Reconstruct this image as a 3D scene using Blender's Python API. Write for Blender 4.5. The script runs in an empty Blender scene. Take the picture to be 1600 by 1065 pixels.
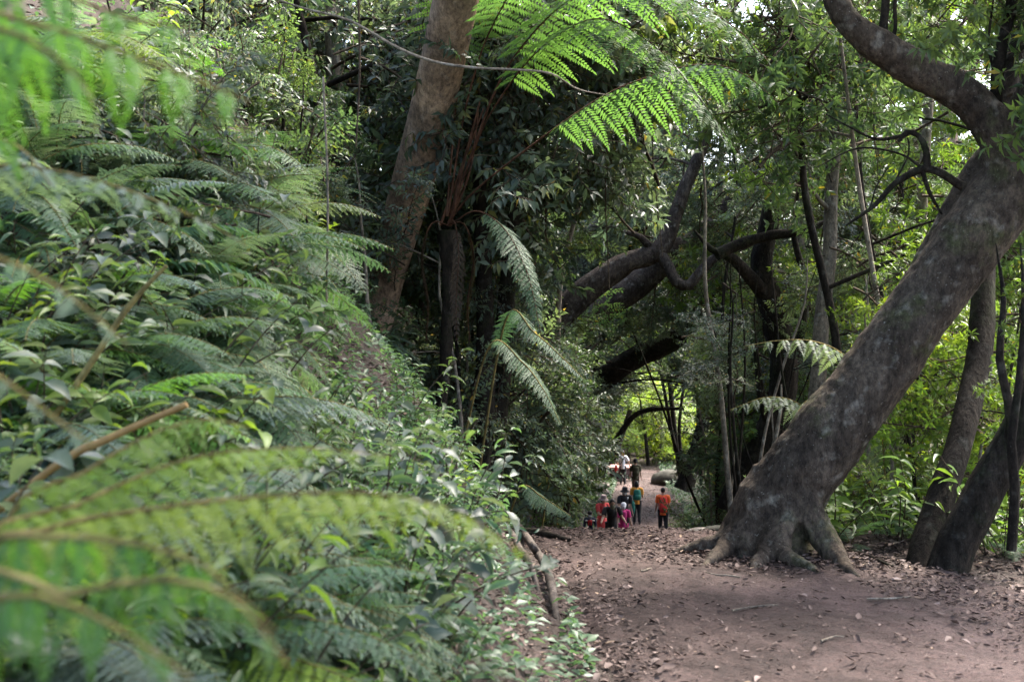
import bpy, math, random
import numpy as np
from mathutils import Vector, Matrix, noise, Euler

random.seed(11)
rng = np.random.default_rng(11)
S = bpy.context.scene
COL = S.collection
PI = math.pi

# ------------------------------------------------------------------ camera, light, exposure
FPX, HOR, CZ = 1900.0, 560.0, 1.5          # focal length in photo pixels, horizon row, eye height
cd = bpy.data.cameras.new('camera')
cd.sensor_width = 36.0
cd.lens = 36.0 * FPX / 1600.0
cd.shift_y = (HOR - 532.5) / 1600.0
cd.clip_start, cd.clip_end = 0.05, 2000.0
cd.dof.use_dof = True
cd.dof.focus_distance = 14.0
cd.dof.aperture_fstop = 3.6
cam = bpy.data.objects.new('camera', cd)
cam.location = (0, 0, CZ)
cam.rotation_euler = (PI / 2, 0, 0)
COL.objects.link(cam)
S.camera = cam

SUN_EL, SUN_AZ = math.radians(54), math.radians(50)     # azimuth measured clockwise from +Y (view direction)
W = bpy.data.worlds.new('World')
S.world = W
W.use_nodes = True
wn = W.node_tree.nodes
bg = wn['Background']
sky = wn.new('ShaderNodeTexSky')
sky.sky_type = 'NISHITA'
sky.sun_disc = False
sky.sun_elevation = SUN_EL
sky.sun_rotation = SUN_AZ
sky.dust_density = 4.0
sky.air_density = 1.0
sky.ozone_density = 0.6
W.node_tree.links.new(sky.outputs[0], bg.inputs[0])
bg.inputs[1].default_value = 0.15
sl = bpy.data.lights.new('sun', 'SUN')
sl.energy = 3.0
sl.angle = math.radians(14)
sl.color = (1.0, 0.95, 0.86)
sun = bpy.data.objects.new('sun', sl)
sdir = Vector((math.sin(SUN_AZ) * math.cos(SUN_EL), math.cos(SUN_AZ) * math.cos(SUN_EL), math.sin(SUN_EL)))
sun.rotation_euler = sdir.to_track_quat('Z', 'Y').to_euler()
sun.location = sdir * 60
COL.objects.link(sun)
S.view_settings.view_transform = 'Standard'
S.view_settings.look = 'None'
S.view_settings.gamma = 1.0
S.view_settings.use_curve_mapping = False
S.view_settings.exposure = 2.74
S.cycles.use_denoising = True
S.cycles.max_bounces = 8
S.cycles.diffuse_bounces = 4
S.cycles.transmission_bounces = 5
S.cycles.glossy_bounces = 2
S.cycles.sample_clamp_indirect = 6

# ------------------------------------------------------------------ helpers
def lerp(a, b, t): return a + (b - a) * t
def sstep(a, b, x):
    t = min(1, max(0, (x - a) / (b - a)))
    return t * t * (3 - 2 * t)
from bisect import bisect_right
def interp(x, xs, ys):
    if x <= xs[0]: return ys[0]
    if x >= xs[-1]: return ys[-1]
    i = bisect_right(xs, x)
    return ys[i - 1] + (ys[i] - ys[i - 1]) * (x - xs[i - 1]) / (xs[i] - xs[i - 1])
def P(px, py, d):
    """photo pixel at depth d (metres along the view) -> world point"""
    return Vector(((px - 800) / FPX * d, d, CZ + (HOR - py) / FPX * d))
def scr(p):
    d = max(p[1], 0.05)
    return 800 + p[0] / d * FPX, HOR - (p[2] - CZ) / d * FPX
def nz(x, y, z=0.0): return noise.noise(Vector((x, y, z)))

# path edges and the ground's height
YS = [-6, 0, 4, 5.7, 7, 8, 9, 10.5, 13, 20, 30, 40, 50, 60, 75, 100, 300]
XL = [0.5, 0.5, 0.5, 0.42, 0.36, 0.32, 0.2, 0.0, 0.1, 0.7, 1.5, 2.3, 3.8, 5.0, 6.5, 9, 30]
XR = [3.6, 3.6, 3.6, 3.6, 3.5, 3.3, 2.9, 2.05, 2.0, 2.9, 4.4, 6.0, 7.2, 7.6, 9.0, 11.5, 32]
ZP = [0.02, 0.02, 0.0, 0.0, 0.0, 0.0, 0.0, 0.0, -0.60, -2.0, -3.7, -4.58, -4.72, -4.72, -4.3, -2.5, 14]
def xl(y): return interp(y, YS, XL)
def xr(y): return interp(y, YS, XR)
def hgt(x, y):
    z = interp(y, YS, ZP)
    l, r = xl(y), xr(y)
    if x < l:
        u = l - x
        s = interp(y, [0, 4, 6, 8, 11, 20, 40, 60, 100], [0.35, 0.45, 0.75, 1.05, 1.45, 1.3, 1.0, 0.8, 0.5])
        z += -0.85 * min(0, z) * sstep(0.3, 3.0, u)
        cap = 3.6
        z += s * (min(u, cap) + 0.35 * max(0, u - cap)) * sstep(0, 0.6, u) ** 0.6
        z += 0.14 * sstep(0.2, 1.2, u) * nz(x * 0.9, y * 0.9, 3.1) + 0.05 * sstep(0, .5, u) * nz(x * 3, y * 3, 1.7)
        z = min(z, 9 + 0.02 * y)
    elif x > r:
        u = x - r
        z += 0.10 * nz(x * 0.7, y * 0.7, 8.2) * sstep(0, 1, u) + 0.06 * sstep(0, .6, u)
        drop = sstep(7.5, 12, y) * (1 - sstep(55, 80, y))
        z -= 0.42 * max(0, u - 0.7) * drop * (1 if u < 14 else 14 / u)
    z += 0.022 * nz(x * 1.3, y * 1.3, 0.3) + 0.007 * nz(x * 5.1, y * 5.1, 5)
    if y > 85: z += (y - 85) * 0.10
    return z
def ray_ground(px, py, d0=1.2, d1=90.0):
    d = d0
    while d < d1:
        p = P(px, py, d)
        if p.z < hgt(p.x, p.y): return p
        d *= 1.012
    return None

# mesh collector: vertices, faces, a per-vertex tint and a per-face material slot
class Geo:
    def __init__(s): s.v, s.f, s.t, s.m, s.n = [], [], [], [], 0
    def add(s, v, f, tint=0.5, mat=0):
        v = np.asarray(v, dtype=np.float32).reshape(-1, 3)
        s.v.append(v)
        t = np.full(len(v), tint, np.float32) if np.isscalar(tint) else np.asarray(tint, np.float32)
        s.t.append(t)
        f = np.asarray(f, dtype=np.int32)
        s.f.append(f + s.n)
        s.m.append(np.full(len(f), mat, np.int32))
        s.n += len(v)
    def mesh(s, name, mats, smooth=True):
        me = bpy.data.meshes.new(name)
        V = np.concatenate(s.v)
        me.vertices.add(len(V)); me.vertices.foreach_set('co', V.ravel())
        idx = np.concatenate([f.ravel() for f in s.f])
        cnt = np.concatenate([np.full(len(f), f.shape[1], np.int32) for f in s.f])
        me.loops.add(len(idx)); me.loops.foreach_set('vertex_index', idx)
        me.polygons.add(len(cnt))
        st = np.concatenate([[0], np.cumsum(cnt)[:-1]]).astype(np.int32)
        me.polygons.foreach_set('loop_start', st)
        me.polygons.foreach_set('loop_total', cnt)
        for m in (mats if isinstance(mats, (list, tuple)) else [mats]): me.materials.append(m)
        me.polygons.foreach_set('material_index', np.concatenate(s.m))
        me.polygons.foreach_set('use_smooth', np.full(len(cnt), smooth, bool))
        me.update(calc_edges=True); me.validate()
        a = me.attributes.new('tint', 'FLOAT', 'POINT')
        a.data.foreach_set('value', np.concatenate(s.t))
        return me

def link(name, data, parent=None, loc=(0, 0, 0), rot=None, scale=None, color=None, kind=None, mw=None):
    o = bpy.data.objects.new(name, data)
    COL.objects.link(o)
    o.location = loc
    if rot is not None: o.rotation_euler = rot
    if scale is not None: o.scale = (scale,) * 3 if np.isscalar(scale) else scale
    if parent is not None: o.parent = parent
    if color is not None: o.color = (*color, 1)
    if kind: o['kind'] = kind
    return o
def thing(name, label, cat, loc=(0, 0, 0), group=None, data=None, rot=None, scale=None, color=None):
    o = link(name, data, None, loc, rot, scale, color)
    if label: o['label'] = label
    o['category'] = cat
    if group: o['group'] = group
    return o
AUTO = []     # things whose label ends with their rank among their like
def ranked(o, phrase, pos): AUTO.append((o, phrase, scr(pos)))

def catmull(pts, rad, step):
    pts = [Vector(p) for p in pts]
    out, ro = [], []
    n = len(pts)
    for i in range(n - 1):
        p0 = pts[i - 1] if i else pts[i] * 2 - pts[i + 1]
        p1, p2 = pts[i], pts[i + 1]
        p3 = pts[i + 2] if i + 2 < n else pts[i + 1] * 2 - pts[i]
        k = max(2, int((p2 - p1).length / step))
        for j in range(k):
            t = j / k
            out.append(0.5 * ((2 * p1) + (p2 - p0) * t + (2 * p0 - 5 * p1 + 4 * p2 - p3) * t * t + (3 * p1 - p0 - 3 * p2 + p3) * t ** 3))
            ro.append(lerp(rad[i], rad[i + 1], t))
    out.append(pts[-1]); ro.append(rad[-1])
    return out, ro
def tube(geo, pts, rad, seg=8, step=0.2, tint=0.5, mat=0, rough=0.0, freq=3.0, raw=False, cap=True, flat=1.0):
    if not raw: pts, rad = catmull(pts, rad, step)
    n = len(pts)
    T = [(pts[min(i + 1, n - 1)] - pts[max(i - 1, 0)]).normalized() for i in range(n)]
    ref = Vector((0, 0, 1)) if abs(T[0].z) < 0.9 else Vector((1, 0, 0))
    u = T[0].cross(ref).normalized()
    V = []
    for i in range(n):
        u = (u - T[i] * u.dot(T[i])).normalized()
        w = T[i].cross(u)
        for k in range(seg):
            a = 2 * PI * k / seg
            dv = u * math.cos(a) + w * math.sin(a) * flat
            r = rad[i]
            if rough:
                q = pts[i] + dv * r
                r *= 1 + rough * (noise.noise(q * freq) + 0.5 * noise.noise(q * freq * 2.7))
            V.append(pts[i] + dv * r)
    F = [(i * seg + k, i * seg + (k + 1) % seg, (i + 1) * seg + (k + 1) % seg, (i + 1) * seg + k) for i in range(n - 1) for k in range(seg)]
    geo.add([tuple(v) for v in V], F, tint, mat)
    if cap:
        b = geo.n - len(V)
        for base, flip in ((0, 1), ((n - 1) * seg, 0)):
            c = pts[0] if flip else pts[-1]
            ring = [tuple(V[base + k]) for k in range(seg)] + [tuple(c)]
            fs = [((k + 1) % seg, k, seg) if flip else (k, (k + 1) % seg, seg) for k in range(seg)]
            geo.add(ring, fs, tint, mat)
def ell(geo, c, r, seg=12, rings=8, tint=0.5, mat=0, M=None):
    V = [(0, 0, -1)]
    for i in range(1, rings):
        a = -PI / 2 + PI * i / rings
        for k in range(seg):
            b = 2 * PI * k / seg
            V.append((math.cos(a) * math.cos(b), math.cos(a) * math.sin(b), math.sin(a)))
    V.append((0, 0, 1))
    F3 = [(0, 1 + (k + 1) % seg, 1 + k) for k in range(seg)]
    L = len(V) - 1
    F3 += [(L, L - seg + k, L - seg + (k + 1) % seg) for k in range(seg)]
    F4 = [(1 + i * seg + k, 1 + i * seg + (k + 1) % seg, 1 + (i + 1) * seg + (k + 1) % seg, 1 + (i + 1) * seg + k) for i in range(rings - 2) for k in range(seg)]
    V = np.array(V) * np.array(r)
    if M is not None: V = V @ np.array(M.to_3x3()).T
    V = V + np.array(c)
    n0 = geo.n
    geo.add(V, F4, tint, mat)
    geo.f.append(np.array(F3, np.int32) + n0); geo.m.append(np.full(len(F3), mat, np.int32))
def box(geo, c, s, M=None, tint=0.5, mat=0):
    V = np.array([(x, y, z) for x in (-1, 1) for y in (-1, 1) for z in (-1, 1)], float) * np.array(s) / 2
    if M is not None: V = V @ np.array(M.to_3x3()).T
    geo.add(V + np.array(c), [(0, 1, 3, 2), (4, 6, 7, 5), (0, 4, 5, 1), (2, 3, 7, 6), (0, 2, 6, 4), (1, 5, 7, 3)], tint, mat)
def lathe(geo, prof, seg=16, c=(0, 0, 0), tint=.5, mat=0, M=None, sq=(1, 1)):
    V = np.array([(r * math.cos(2 * PI * k / seg) * sq[0], r * math.sin(2 * PI * k / seg) * sq[1], z) for r, z in prof for k in range(seg)])
    if M is not None: V = V @ np.array(M.to_3x3()).T
    F = [(i * seg + k, i * seg + (k + 1) % seg, (i + 1) * seg + (k + 1) % seg, (i + 1) * seg + k) for i in range(len(prof) - 1) for k in range(seg)]
    geo.add(V + np.array(c), F, tint, mat)
DG = None
def remesh(geo, name, mat, voxel, smooth=2, ratio=None):
    """union of closed pieces as one continuous skin"""
    me = geo.mesh(name + '_pieces', mat)
    o = bpy.data.objects.new('remesh_source', me)
    COL.objects.link(o)
    m = o.modifiers.new('r', 'REMESH'); m.mode = 'VOXEL'; m.voxel_size = voxel; m.use_smooth_shade = True
    if smooth:
        k = o.modifiers.new('s', 'SMOOTH'); k.iterations = smooth; k.factor = 0.5
    if ratio:
        dm = o.modifiers.new('d', 'DECIMATE'); dm.ratio = ratio
    dg = bpy.context.evaluated_depsgraph_get()
    out = bpy.data.meshes.new_from_object(o.evaluated_get(dg))
    bpy.data.objects.remove(o); bpy.data.meshes.remove(me)
    out.name = name
    out.materials.clear(); out.materials.append(mat)
    for p in out.polygons: p.use_smooth = True
    return out

# leaf templates (along +X, width along Y, face up +Z)
LEAF4 = (np.array([(0, 0, 0), (.42, .5, .10), (.42, -.5, .10), (.45, 0, 0), (1, 0, -.12)]), np.array([(0, 3, 1), (0, 2, 3), (3, 4, 1), (3, 2, 4)]))
LEAF2 = (np.array([(0, 0, 0), (.45, .5, .05), (.45, -.5, .05), (1, 0, -.08)]), np.array([(0, 2, 1), (1, 2, 3)]))
_u = [0, .18, .45, .75, 1.0]; _w = [0.03, .36, .5, .3, 0]; _z = [0, .03, .0, -.09, -.24]
_v = []
for u_, w_, z_ in zip(_u, _w, _z): _v += [(u_, w_, z_ + w_ * .22), (u_, 0, z_), (u_, -w_, z_ + w_ * .22)]
_f = []
for i_ in range(4):
    a_ = i_ * 3
    _f += [(a_, a_ + 1, a_ + 4, a_ + 3), (a_ + 1, a_ + 2, a_ + 5, a_ + 4)]
LEAF16 = (np.array(_v), np.array([t for q in _f for t in ((q[0], q[1], q[2]), (q[0], q[2], q[3]))]))
def place_leaves(geo, tmpl, pos, dirs, norms, length, width, tint, mat=0):
    """many leaves at once: pos (N,3), dirs (N,3), norms (N,3), length/width/tint (N,)"""
    pos = np.asarray(pos, float); d = np.asarray(dirs, float); nn = np.asarray(norms, float)
    N = len(pos)
    length = np.broadcast_to(length, (N,)); width = np.broadcast_to(width, (N,)); tint = np.broadcast_to(tint, (N,))
    d = d / (np.linalg.norm(d, axis=1, keepdims=True) + 1e-9)
    nn = nn - d * (nn * d).sum(1, keepdims=True)
    nn = nn / (np.linalg.norm(nn, axis=1, keepdims=True) + 1e-9)
    sd = np.cross(nn, d)
    tv, tf = tmpl
    V = pos[:, None, :] + length[:, None, None] * (tv[None, :, 0:1] * d[:, None, :] + tv[None, :, 2:3] * nn[:, None, :]) + width[:, None, None] * tv[None, :, 1:2] * sd[:, None, :]
    k = len(tv)
    F = (tf[None] + (np.arange(N) * k)[:, None, None]).reshape(-1, 3)
    geo.add(V.reshape(-1, 3), F, np.repeat(tint, k), mat)

# ------------------------------------------------------------------ materials
def new_mat(name):
    m = bpy.data.materials.new(name); m.use_nodes = True
    return m, m.node_tree.nodes, m.node_tree.links, m.node_tree.nodes['Principled BSDF']
def ramp(n, cols):
    r = n.new('ShaderNodeValToRGB')
    while len(r.color_ramp.elements) < len(cols): r.color_ramp.elements.new(0.5)
    for e, (p, c) in zip(r.color_ramp.elements, cols): e.position = p; e.color = (*c, 1)
    return r
def tex(n, l, scale, detail=4, rough=.6, coord='Object', vec=(1, 1, 1)):
    tc = n.new('ShaderNodeTexCoord'); mp = n.new('ShaderNodeMapping'); nt = n.new('ShaderNodeTexNoise')
    mp.inputs['Scale'].default_value = vec
    nt.inputs['Scale'].default_value = scale; nt.inputs['Detail'].default_value = detail; nt.inputs['Roughness'].default_value = rough
    l.new(tc.outputs[coord], mp.inputs[0]); l.new(mp.outputs[0], nt.inputs[0])
    return nt
def mix(n, l, fac, a, b, mode='MIX'):
    x = n.new('ShaderNodeMix'); x.data_type = 'RGBA'; x.blend_type = mode
    for sock, v in ((x.inputs[0], fac), (x.inputs[6], a), (x.inputs[7], b)):
        if hasattr(v, 'links'): l.new(v, sock)
        elif isinstance(v, (int, float)): sock.default_value = v
        else: sock.default_value = (*v, 1)
    return x.outputs[2]
def bump(n, l, b, h, strength, dist):
    k = n.new('ShaderNodeBump'); k.inputs['Strength'].default_value = strength; k.inputs['Distance'].default_value = dist
    l.new(h, k.inputs['Height']); l.new(k.outputs[0], b.inputs['Normal'])
def leaf_material(name, rough=.38, trans=.35, spec=.5, transcol=(1.75, 1.8, 1.0)):
    """leaf colour = the plant's own colour x a leaf-to-leaf variation; light passes through the blade"""
    m, n, l, b = new_mat(name)
    oi = n.new('ShaderNodeObjectInfo')
    at = n.new('ShaderNodeAttribute'); at.attribute_name = 'tint'
    r = ramp(n, [(0, (.50, .56, .62)), (.5, (1, 1, 1)), (.86, (1.3, 1.22, .95)), (.93, (1.9, 1.5, .6)), (1, (3.2, 1.5, .5))])
    l.new(at.outputs['Fac'], r.inputs[0])
    c = mix(n, l, 1.0, oi.outputs['Color'], r.outputs[0], 'MULTIPLY')
    rr = ramp(n, [(0, (.78, .8, .85)), (1, (1.2, 1.18, 1.05))]); l.new(oi.outputs['Random'], rr.inputs[0])
    c = mix(n, l, 1.0, c, rr.outputs[0], 'MULTIPLY')
    l.new(c, b.inputs['Base Color'])
    b.inputs['Roughness'].default_value = rough
    b.inputs['Specular IOR Level'].default_value = spec
    tr = n.new('ShaderNodeBsdfTranslucent')
    l.new(mix(n, l, 1.0, c, transcol, 'MULTIPLY'), tr.inputs[0])
    ms = n.new('ShaderNodeMixShader'); ms.inputs[0].default_value = trans
    l.new(b.outputs[0], ms.inputs[1]); l.new(tr.outputs[0], ms.inputs[2])
    l.new(ms.outputs[0], n['Material Output'].inputs[0])
    return m
M_LEAF = leaf_material('leaf_blade', .43, .42, .42)
M_FERN = leaf_material('fern_blade', .52, .42, .34)
def bark_material(name, cols, scale=6, lichen=None, bstr=.5, vec=(1, 1, .35), moss=None):
    m, n, l, b = new_mat(name)
    a = tex(n, l, scale, 8, .65, 'Object', vec)
    r = ramp(n, [(.28, cols[0]), (.5, cols[1]), (.72, cols[2])]); l.new(a.outputs[0], r.inputs[0])
    c = r.outputs[0]
    big = tex(n, l, 1.6, 5, .6)
    rb = ramp(n, [(.35, (.55, .55, .56)), (.65, (1.2, 1.15, 1.1))]); l.new(big.outputs[0], rb.inputs[0])
    c = mix(n, l, 1.0, c, rb.outputs[0], 'MULTIPLY')
    if moss:
        mo = tex(n, l, 2.3, 6, .7); rm = ramp(n, [(.52, (0, 0, 0)), (.66, (1, 1, 1))]); l.new(mo.outputs[0], rm.inputs[0])
        c = mix(n, l, rm.outputs[0], c, moss)
    if lichen:
        li = tex(n, l, 9, 3, .5); rl = ramp(n, [(.58, (0, 0, 0)), (.72, (.5, .5, .5))]); l.new(li.outputs[0], rl.inputs[0])
        c = mix(n, l, rl.outputs[0], c, lichen)
    gr = tex(n, l, 24, 10, .8, 'Object', (1, 1, .55)); rg = ramp(n, [(.36, (.35, .35, .36)), (.5, (1, 1, 1)), (.64, (1.75, 1.7, 1.62))]); l.new(gr.outputs[0], rg.inputs[0])
    c = mix(n, l, 1.0, c, rg.outputs[0], 'MULTIPLY')
    if lichen:
        sp = tex(n, l, 55, 2, .5); rs = ramp(n, [(.68, (0, 0, 0)), (.74, (.7, .7, .7))]); l.new(sp.outputs[0], rs.inputs[0])
        c = mix(n, l, rs.outputs[0], c, lichen)
    l.new(c, b.inputs['Base Color'])
    b.inputs['Roughness'].default_value = .9
    b.inputs['Specular IOR Level'].default_value = .08
    f = tex(n, l, scale * 4, 6, .7, 'Object', vec)
    bump(n, l, b, f.outputs[0], bstr, .045)
    return m
M_BARK_HERO = bark_material('mottled_grey_bark', [(.032, .025, .020), (.073, .058, .046), (.13, .106, .085)], 5, (.23, .21, .18), .8, moss=(.055, .058, .028))
M_BARK_TAN = bark_material('smooth_tan_bark', [(.10, .072, .055), (.25, .18, .13), (.38, .285, .215)], 3.5, (.24, .2, .17), .35, (1, 1, .8))
M_BARK_DARK = bark_material('dark_silhouette_bark', [(.009, .0075, .006), (.022, .018, .0145), (.045, .037, .03)], 6, (.07, .067, .058), .6, moss=(.02, .023, .011))  # bark colour darkened so trunks read as near silhouettes in shade
M_BARK_MID = bark_material('lit_brown_bark', [(.027, .022, .018), (.062, .05, .042), (.115, .095, .078)], 6, (.2, .19, .17), .7)
M_BARK_PALE = bark_material('pale_grey_bark', [(.10, .085, .07), (.19, .165, .135), (.28, .25, .21)], 6, (.38, .37, .33), .4)
M_ROOT = bark_material('grey_root_bark', [(.045, .038, .034), (.085, .073, .066), (.13, .115, .105)], 8, None, .5)
M_TWIG = bark_material('twig_bark', [(.03, .023, .017), (.07, .054, .04), (.12, .1, .075)], 10, None, .2)
M_STIPE = bark_material('red_brown_fern_stalk', [(.04, .019, .012), (.085, .042, .027), (.14, .078, .053)], 14, None, .5)
M_RACHIS = bark_material('green_brown_rachis', [(.10, .085, .03), (.16, .13, .05), (.2, .17, .07)], 10, None, .1)
def simple(name, col, rough=.8, var=.25, scale=12, bstr=.15, spec=.3):
    m, n, l, b = new_mat(name)
    t = tex(n, l, scale, 4, .6)
    r = ramp(n, [(.3, tuple(c * (1 - var) for c in col)), (.7, tuple(min(1, c * (1 + var)) for c in col))])
    l.new(t.outputs[0], r.inputs[0]); l.new(r.outputs[0], b.inputs['Base Color'])
    b.inputs['Roughness'].default_value = rough; b.inputs['Specular IOR Level'].default_value = spec
    if bstr: 
        t2 = tex(n, l, scale * 5, 4, .6); bump(n, l, b, t2.outputs[0], bstr, .01)
    return m
def soil_material(name, cols, patch):
    m, n, l, b = new_mat(name)
    a = tex(n, l, 2.2, 8, .7); r = ramp(n, [(.3, cols[0]), (.5, cols[1]), (.7, cols[2])]); l.new(a.outputs[0], r.inputs[0])
    f = tex(n, l, 45, 6, .75); rf = ramp(n, [(.3, (.4, .4, .4)), (.7, (1.55, 1.5, 1.46))]); l.new(f.outputs[0], rf.inputs[0])
    c = mix(n, l, 1.0, r.outputs[0], rf.outputs[0], 'MULTIPLY')
    g = tex(n, l, .55, 4, .55); rg = ramp(n, [(.46, (0, 0, 0)), (.62, (1, 1, 1))]); l.new(g.outputs[0], rg.inputs[0])
    c = mix(n, l, rg.outputs[0], c, mix(n, l, 1.0, rf.outputs[0], patch, 'MULTIPLY'))
    l.new(c, b.inputs['Base Color'])
    b.inputs['Roughness'].default_value = .85; b.inputs['Specular IOR Level'].default_value = .25
    h = tex(n, l, 30, 10, .75); bump(n, l, b, h.outputs[0], .9, .04)
    return m
M_SOIL = soil_material('dark_forest_soil', [(.025, .018, .015), (.05, .037, .031), (.085, .064, .054)], (.07, .052, .045))
M_PATH = soil_material('trodden_red_earth_shade_cast', [(.026, .016, .0135), (.050, .032, .028), (.082, .054, .048)], (.115, .078, .072))  # patch tone takes in the pink cast of the shade
def litter_material(name, cols, rough=.8):
    m, n, l, b = new_mat(name)
    at = n.new('ShaderNodeAttribute'); at.attribute_name = 'tint'
    r = ramp(n, cols); l.new(at.outputs['Fac'], r.inputs[0])
    b.inputs['Specular IOR Level'].default_value = .2
    f = tex(n, l, 60, 4, .6); rf = ramp(n, [(.3, (.7, .7, .7)), (.7, (1.2, 1.2, 1.2))]); l.new(f.outputs[0], rf.inputs[0])
    l.new(mix(n, l, 1.0, r.outputs[0], rf.outputs[0], 'MULTIPLY'), b.inputs['Base Color'])
    b.inputs['Roughness'].default_value = rough
    return m
M_LITTER = litter_material('dead_leaf', [(0, (.03, .02, .017)), (.35, (.07, .047, .040)), (.65, (.11, .075, .064)), (.88, (.17, .125, .11)), (.96, (.25, .19, .17)), (1, (.4, .24, .06))])

# ------------------------------------------------------------------ ground and path
def axis(segs):
    out = []
    for a, b, st in segs: out += list(np.arange(a, b, st))
    return np.array(out + [segs[-1][1]])
def grid_sheet(name, xs, ys, fz, mat):
    g = Geo()
    X, Y = np.meshgrid(xs, ys)
    Z = np.array([[fz(x, y) for x in xs] for y in ys])
    nx, ny = len(xs), len(ys)
    V = np.stack([X.ravel(), Y.ravel(), Z.ravel()], 1)
    i = np.arange(nx - 1)[None, :] + (np.arange(ny - 1) * nx)[:, None]
    F = np.stack([i, i + 1, i + nx + 1, i + nx], -1).reshape(-1, 4)
    g.add(V, F)
    o = link(name, g.mesh(name, mat)); o['kind'] = 'structure'
    return o
gx = axis([(-300, -40, 26), (-40, -12, 1.4), (-12, -4, .4), (-4, 5, .14), (5, 14, .5), (14, 50, 2), (50, 300, 25)])
gy = axis([(-60, -6, 6), (-6, 2, .5), (2, 16, .15), (16, 62, .6), (62, 130, 3), (130, 420, 29)])
def ground_z(x, y):
    l, r = xl(y), xr(y)
    inside = sstep(0, .35, x - l) * sstep(0, .35, r - x)
    return hgt(x, y) - .10 * inside
grid_sheet('ground', gx, gy, ground_z, M_SOIL)
def path_z(u, y):
    l, r = xl(y) - .12, xr(y) + .12
    x = lerp(l, r, u)
    e = min(u, 1 - u) * (r - l)
    z = hgt(x, y)
    z += .020 * nz(x * 2.1, y * 2.1, 9) + .012 * nz(x * 6.3, y * 6.3, 2) + .010 * nz(x * 15, y * 15, 4) + .005 * nz(x * 37, y * 37, 6)
    return x, z + .02 - .12 * (1 - sstep(0, .28, e))
def path_sheet():
    g = Geo()
    us = np.linspace(0, 1, 120)
    ys = axis([(-3, 4.5, .3), (4.5, 12, .03), (12, 14, .08), (14, 66, .25)])
    V = []
    for y in ys:
        for u in us:
            x, z = path_z(u, y); V.append((x, y, z))
    nx, ny = len(us), len(ys)
    i = np.arange(nx - 1)[None, :] + (np.arange(ny - 1) * nx)[:, None]
    g.add(V, np.stack([i, i + 1, i + nx + 1, i + nx], -1).reshape(-1, 4))
    link('path', g.mesh('path', M_PATH), kind='structure')
path_sheet()
def surf(x, y):
    """top of whatever one walks on"""
    l, r = xl(y) - .12, xr(y) + .12
    if l < x < r: return max(path_z((x - l) / (r - l), y)[1], ground_z(x, y))
    return ground_z(x, y)

# ------------------------------------------------------------------ foliage building blocks
def rvec(s=1.0): return Vector((random.gauss(0, s), random.gauss(0, s), random.gauss(0, s)))
def make_bough(name, leaf='oval', n_twig=13, per=13, L=.085, Wd=.36, spread=.62, droop=.25, tmpl=LEAF4, seed=0):
    """a leafy branch about 1.5 m long: curved axis, side twigs, leaves on every twig"""
    random.seed(seed); r = np.random.default_rng(seed)
    g = Geo()
    ax = [Vector((0, 0, 0))]
    d = Vector((1, 0, .15))
    for i in range(7):
        d = (d + Vector((0, random.gauss(0, .16), random.gauss(0, .12) - .05))).normalized()
        ax.append(ax[-1] + d * .2)
    tube(g, ax, [.016 - .0018 * i for i in range(8)], 4, .2, .4, 1, cap=False)
    pos, di, no, ti, ln = [], [], [], [], []
    for k in range(n_twig):
        t = .12 + .88 * k / (n_twig - 1)
        i = min(6, int(t * 7)); f = t * 7 - i
        p0 = ax[i].lerp(ax[i + 1], min(1, f))
        a = (1 if k % 2 else -1) * random.uniform(.5, 1.2)
        tl = spread * (1.05 - .55 * t) * random.uniform(.7, 1.15)
        td = Vector((math.cos(a), math.sin(a), random.uniform(-.25, .55))).normalized()
        pts = [p0]
        for j in range(3):
            td = (td + Vector((.05, 0, -.10 * droop)) + rvec(.13)).normalized()
            pts.append(pts[-1] + td * tl / 3)
        tube(g, pts, [.006, .005, .004, .003], 3, .3, .4, 1, cap=False)
        twt = random.uniform(.25, .72)
        for j in range(per):
            if leaf == 'whorl':
                cl = j // 8                      # two rosettes a twig
                q = pts[-1] if cl == 0 else pts[2]
                ang = 2 * PI * (j % 8) / 8 + random.random() * .5
                s1 = td.cross(Vector((0, 0, 1))).normalized(); s2 = s1.cross(td)
                ld = (s1 * math.cos(ang) + s2 * math.sin(ang)) * 1.0 + td * .55 + Vector((0, 0, -droop * .6)) + rvec(.3)
                nv = td * 1.0 + Vector((0, 0, .7)) + rvec(.2)
                p = q - td * random.random() * .03
            else:
                u = (j + .6) / per * 3
                jj = min(2, int(u)); p = pts[jj].lerp(pts[jj + 1], min(1, u - jj))
                sd = td.cross(Vector((0, 0, 1))).normalized() * (1 if j % 2 else -1)
                ld = td * random.uniform(.4, .8) + sd * random.uniform(.5, 1.0) + Vector((0, 0, random.uniform(-droop * 1.6, .35))) + rvec(.15)
                nv = Vector((0, 0, 1)) + rvec(.35)
            pos.append(p); di.append(ld); no.append(nv)
            tv = twt + random.gauss(0, .13)
            if random.random() < .012: tv = random.uniform(.93, 1)
            ti.append(min(1, max(0, tv if tv > .92 else min(tv, .9)))); ln.append(L * random.uniform(.65, 1.2))
    ln = np.array(ln)
    place_leaves(g, tmpl, pos, di, no, ln, ln * Wd, ti)
    return g, g.mesh(name, [M_LEAF, M_TWIG])
BOUGH = {}
BGEO = {}
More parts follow.
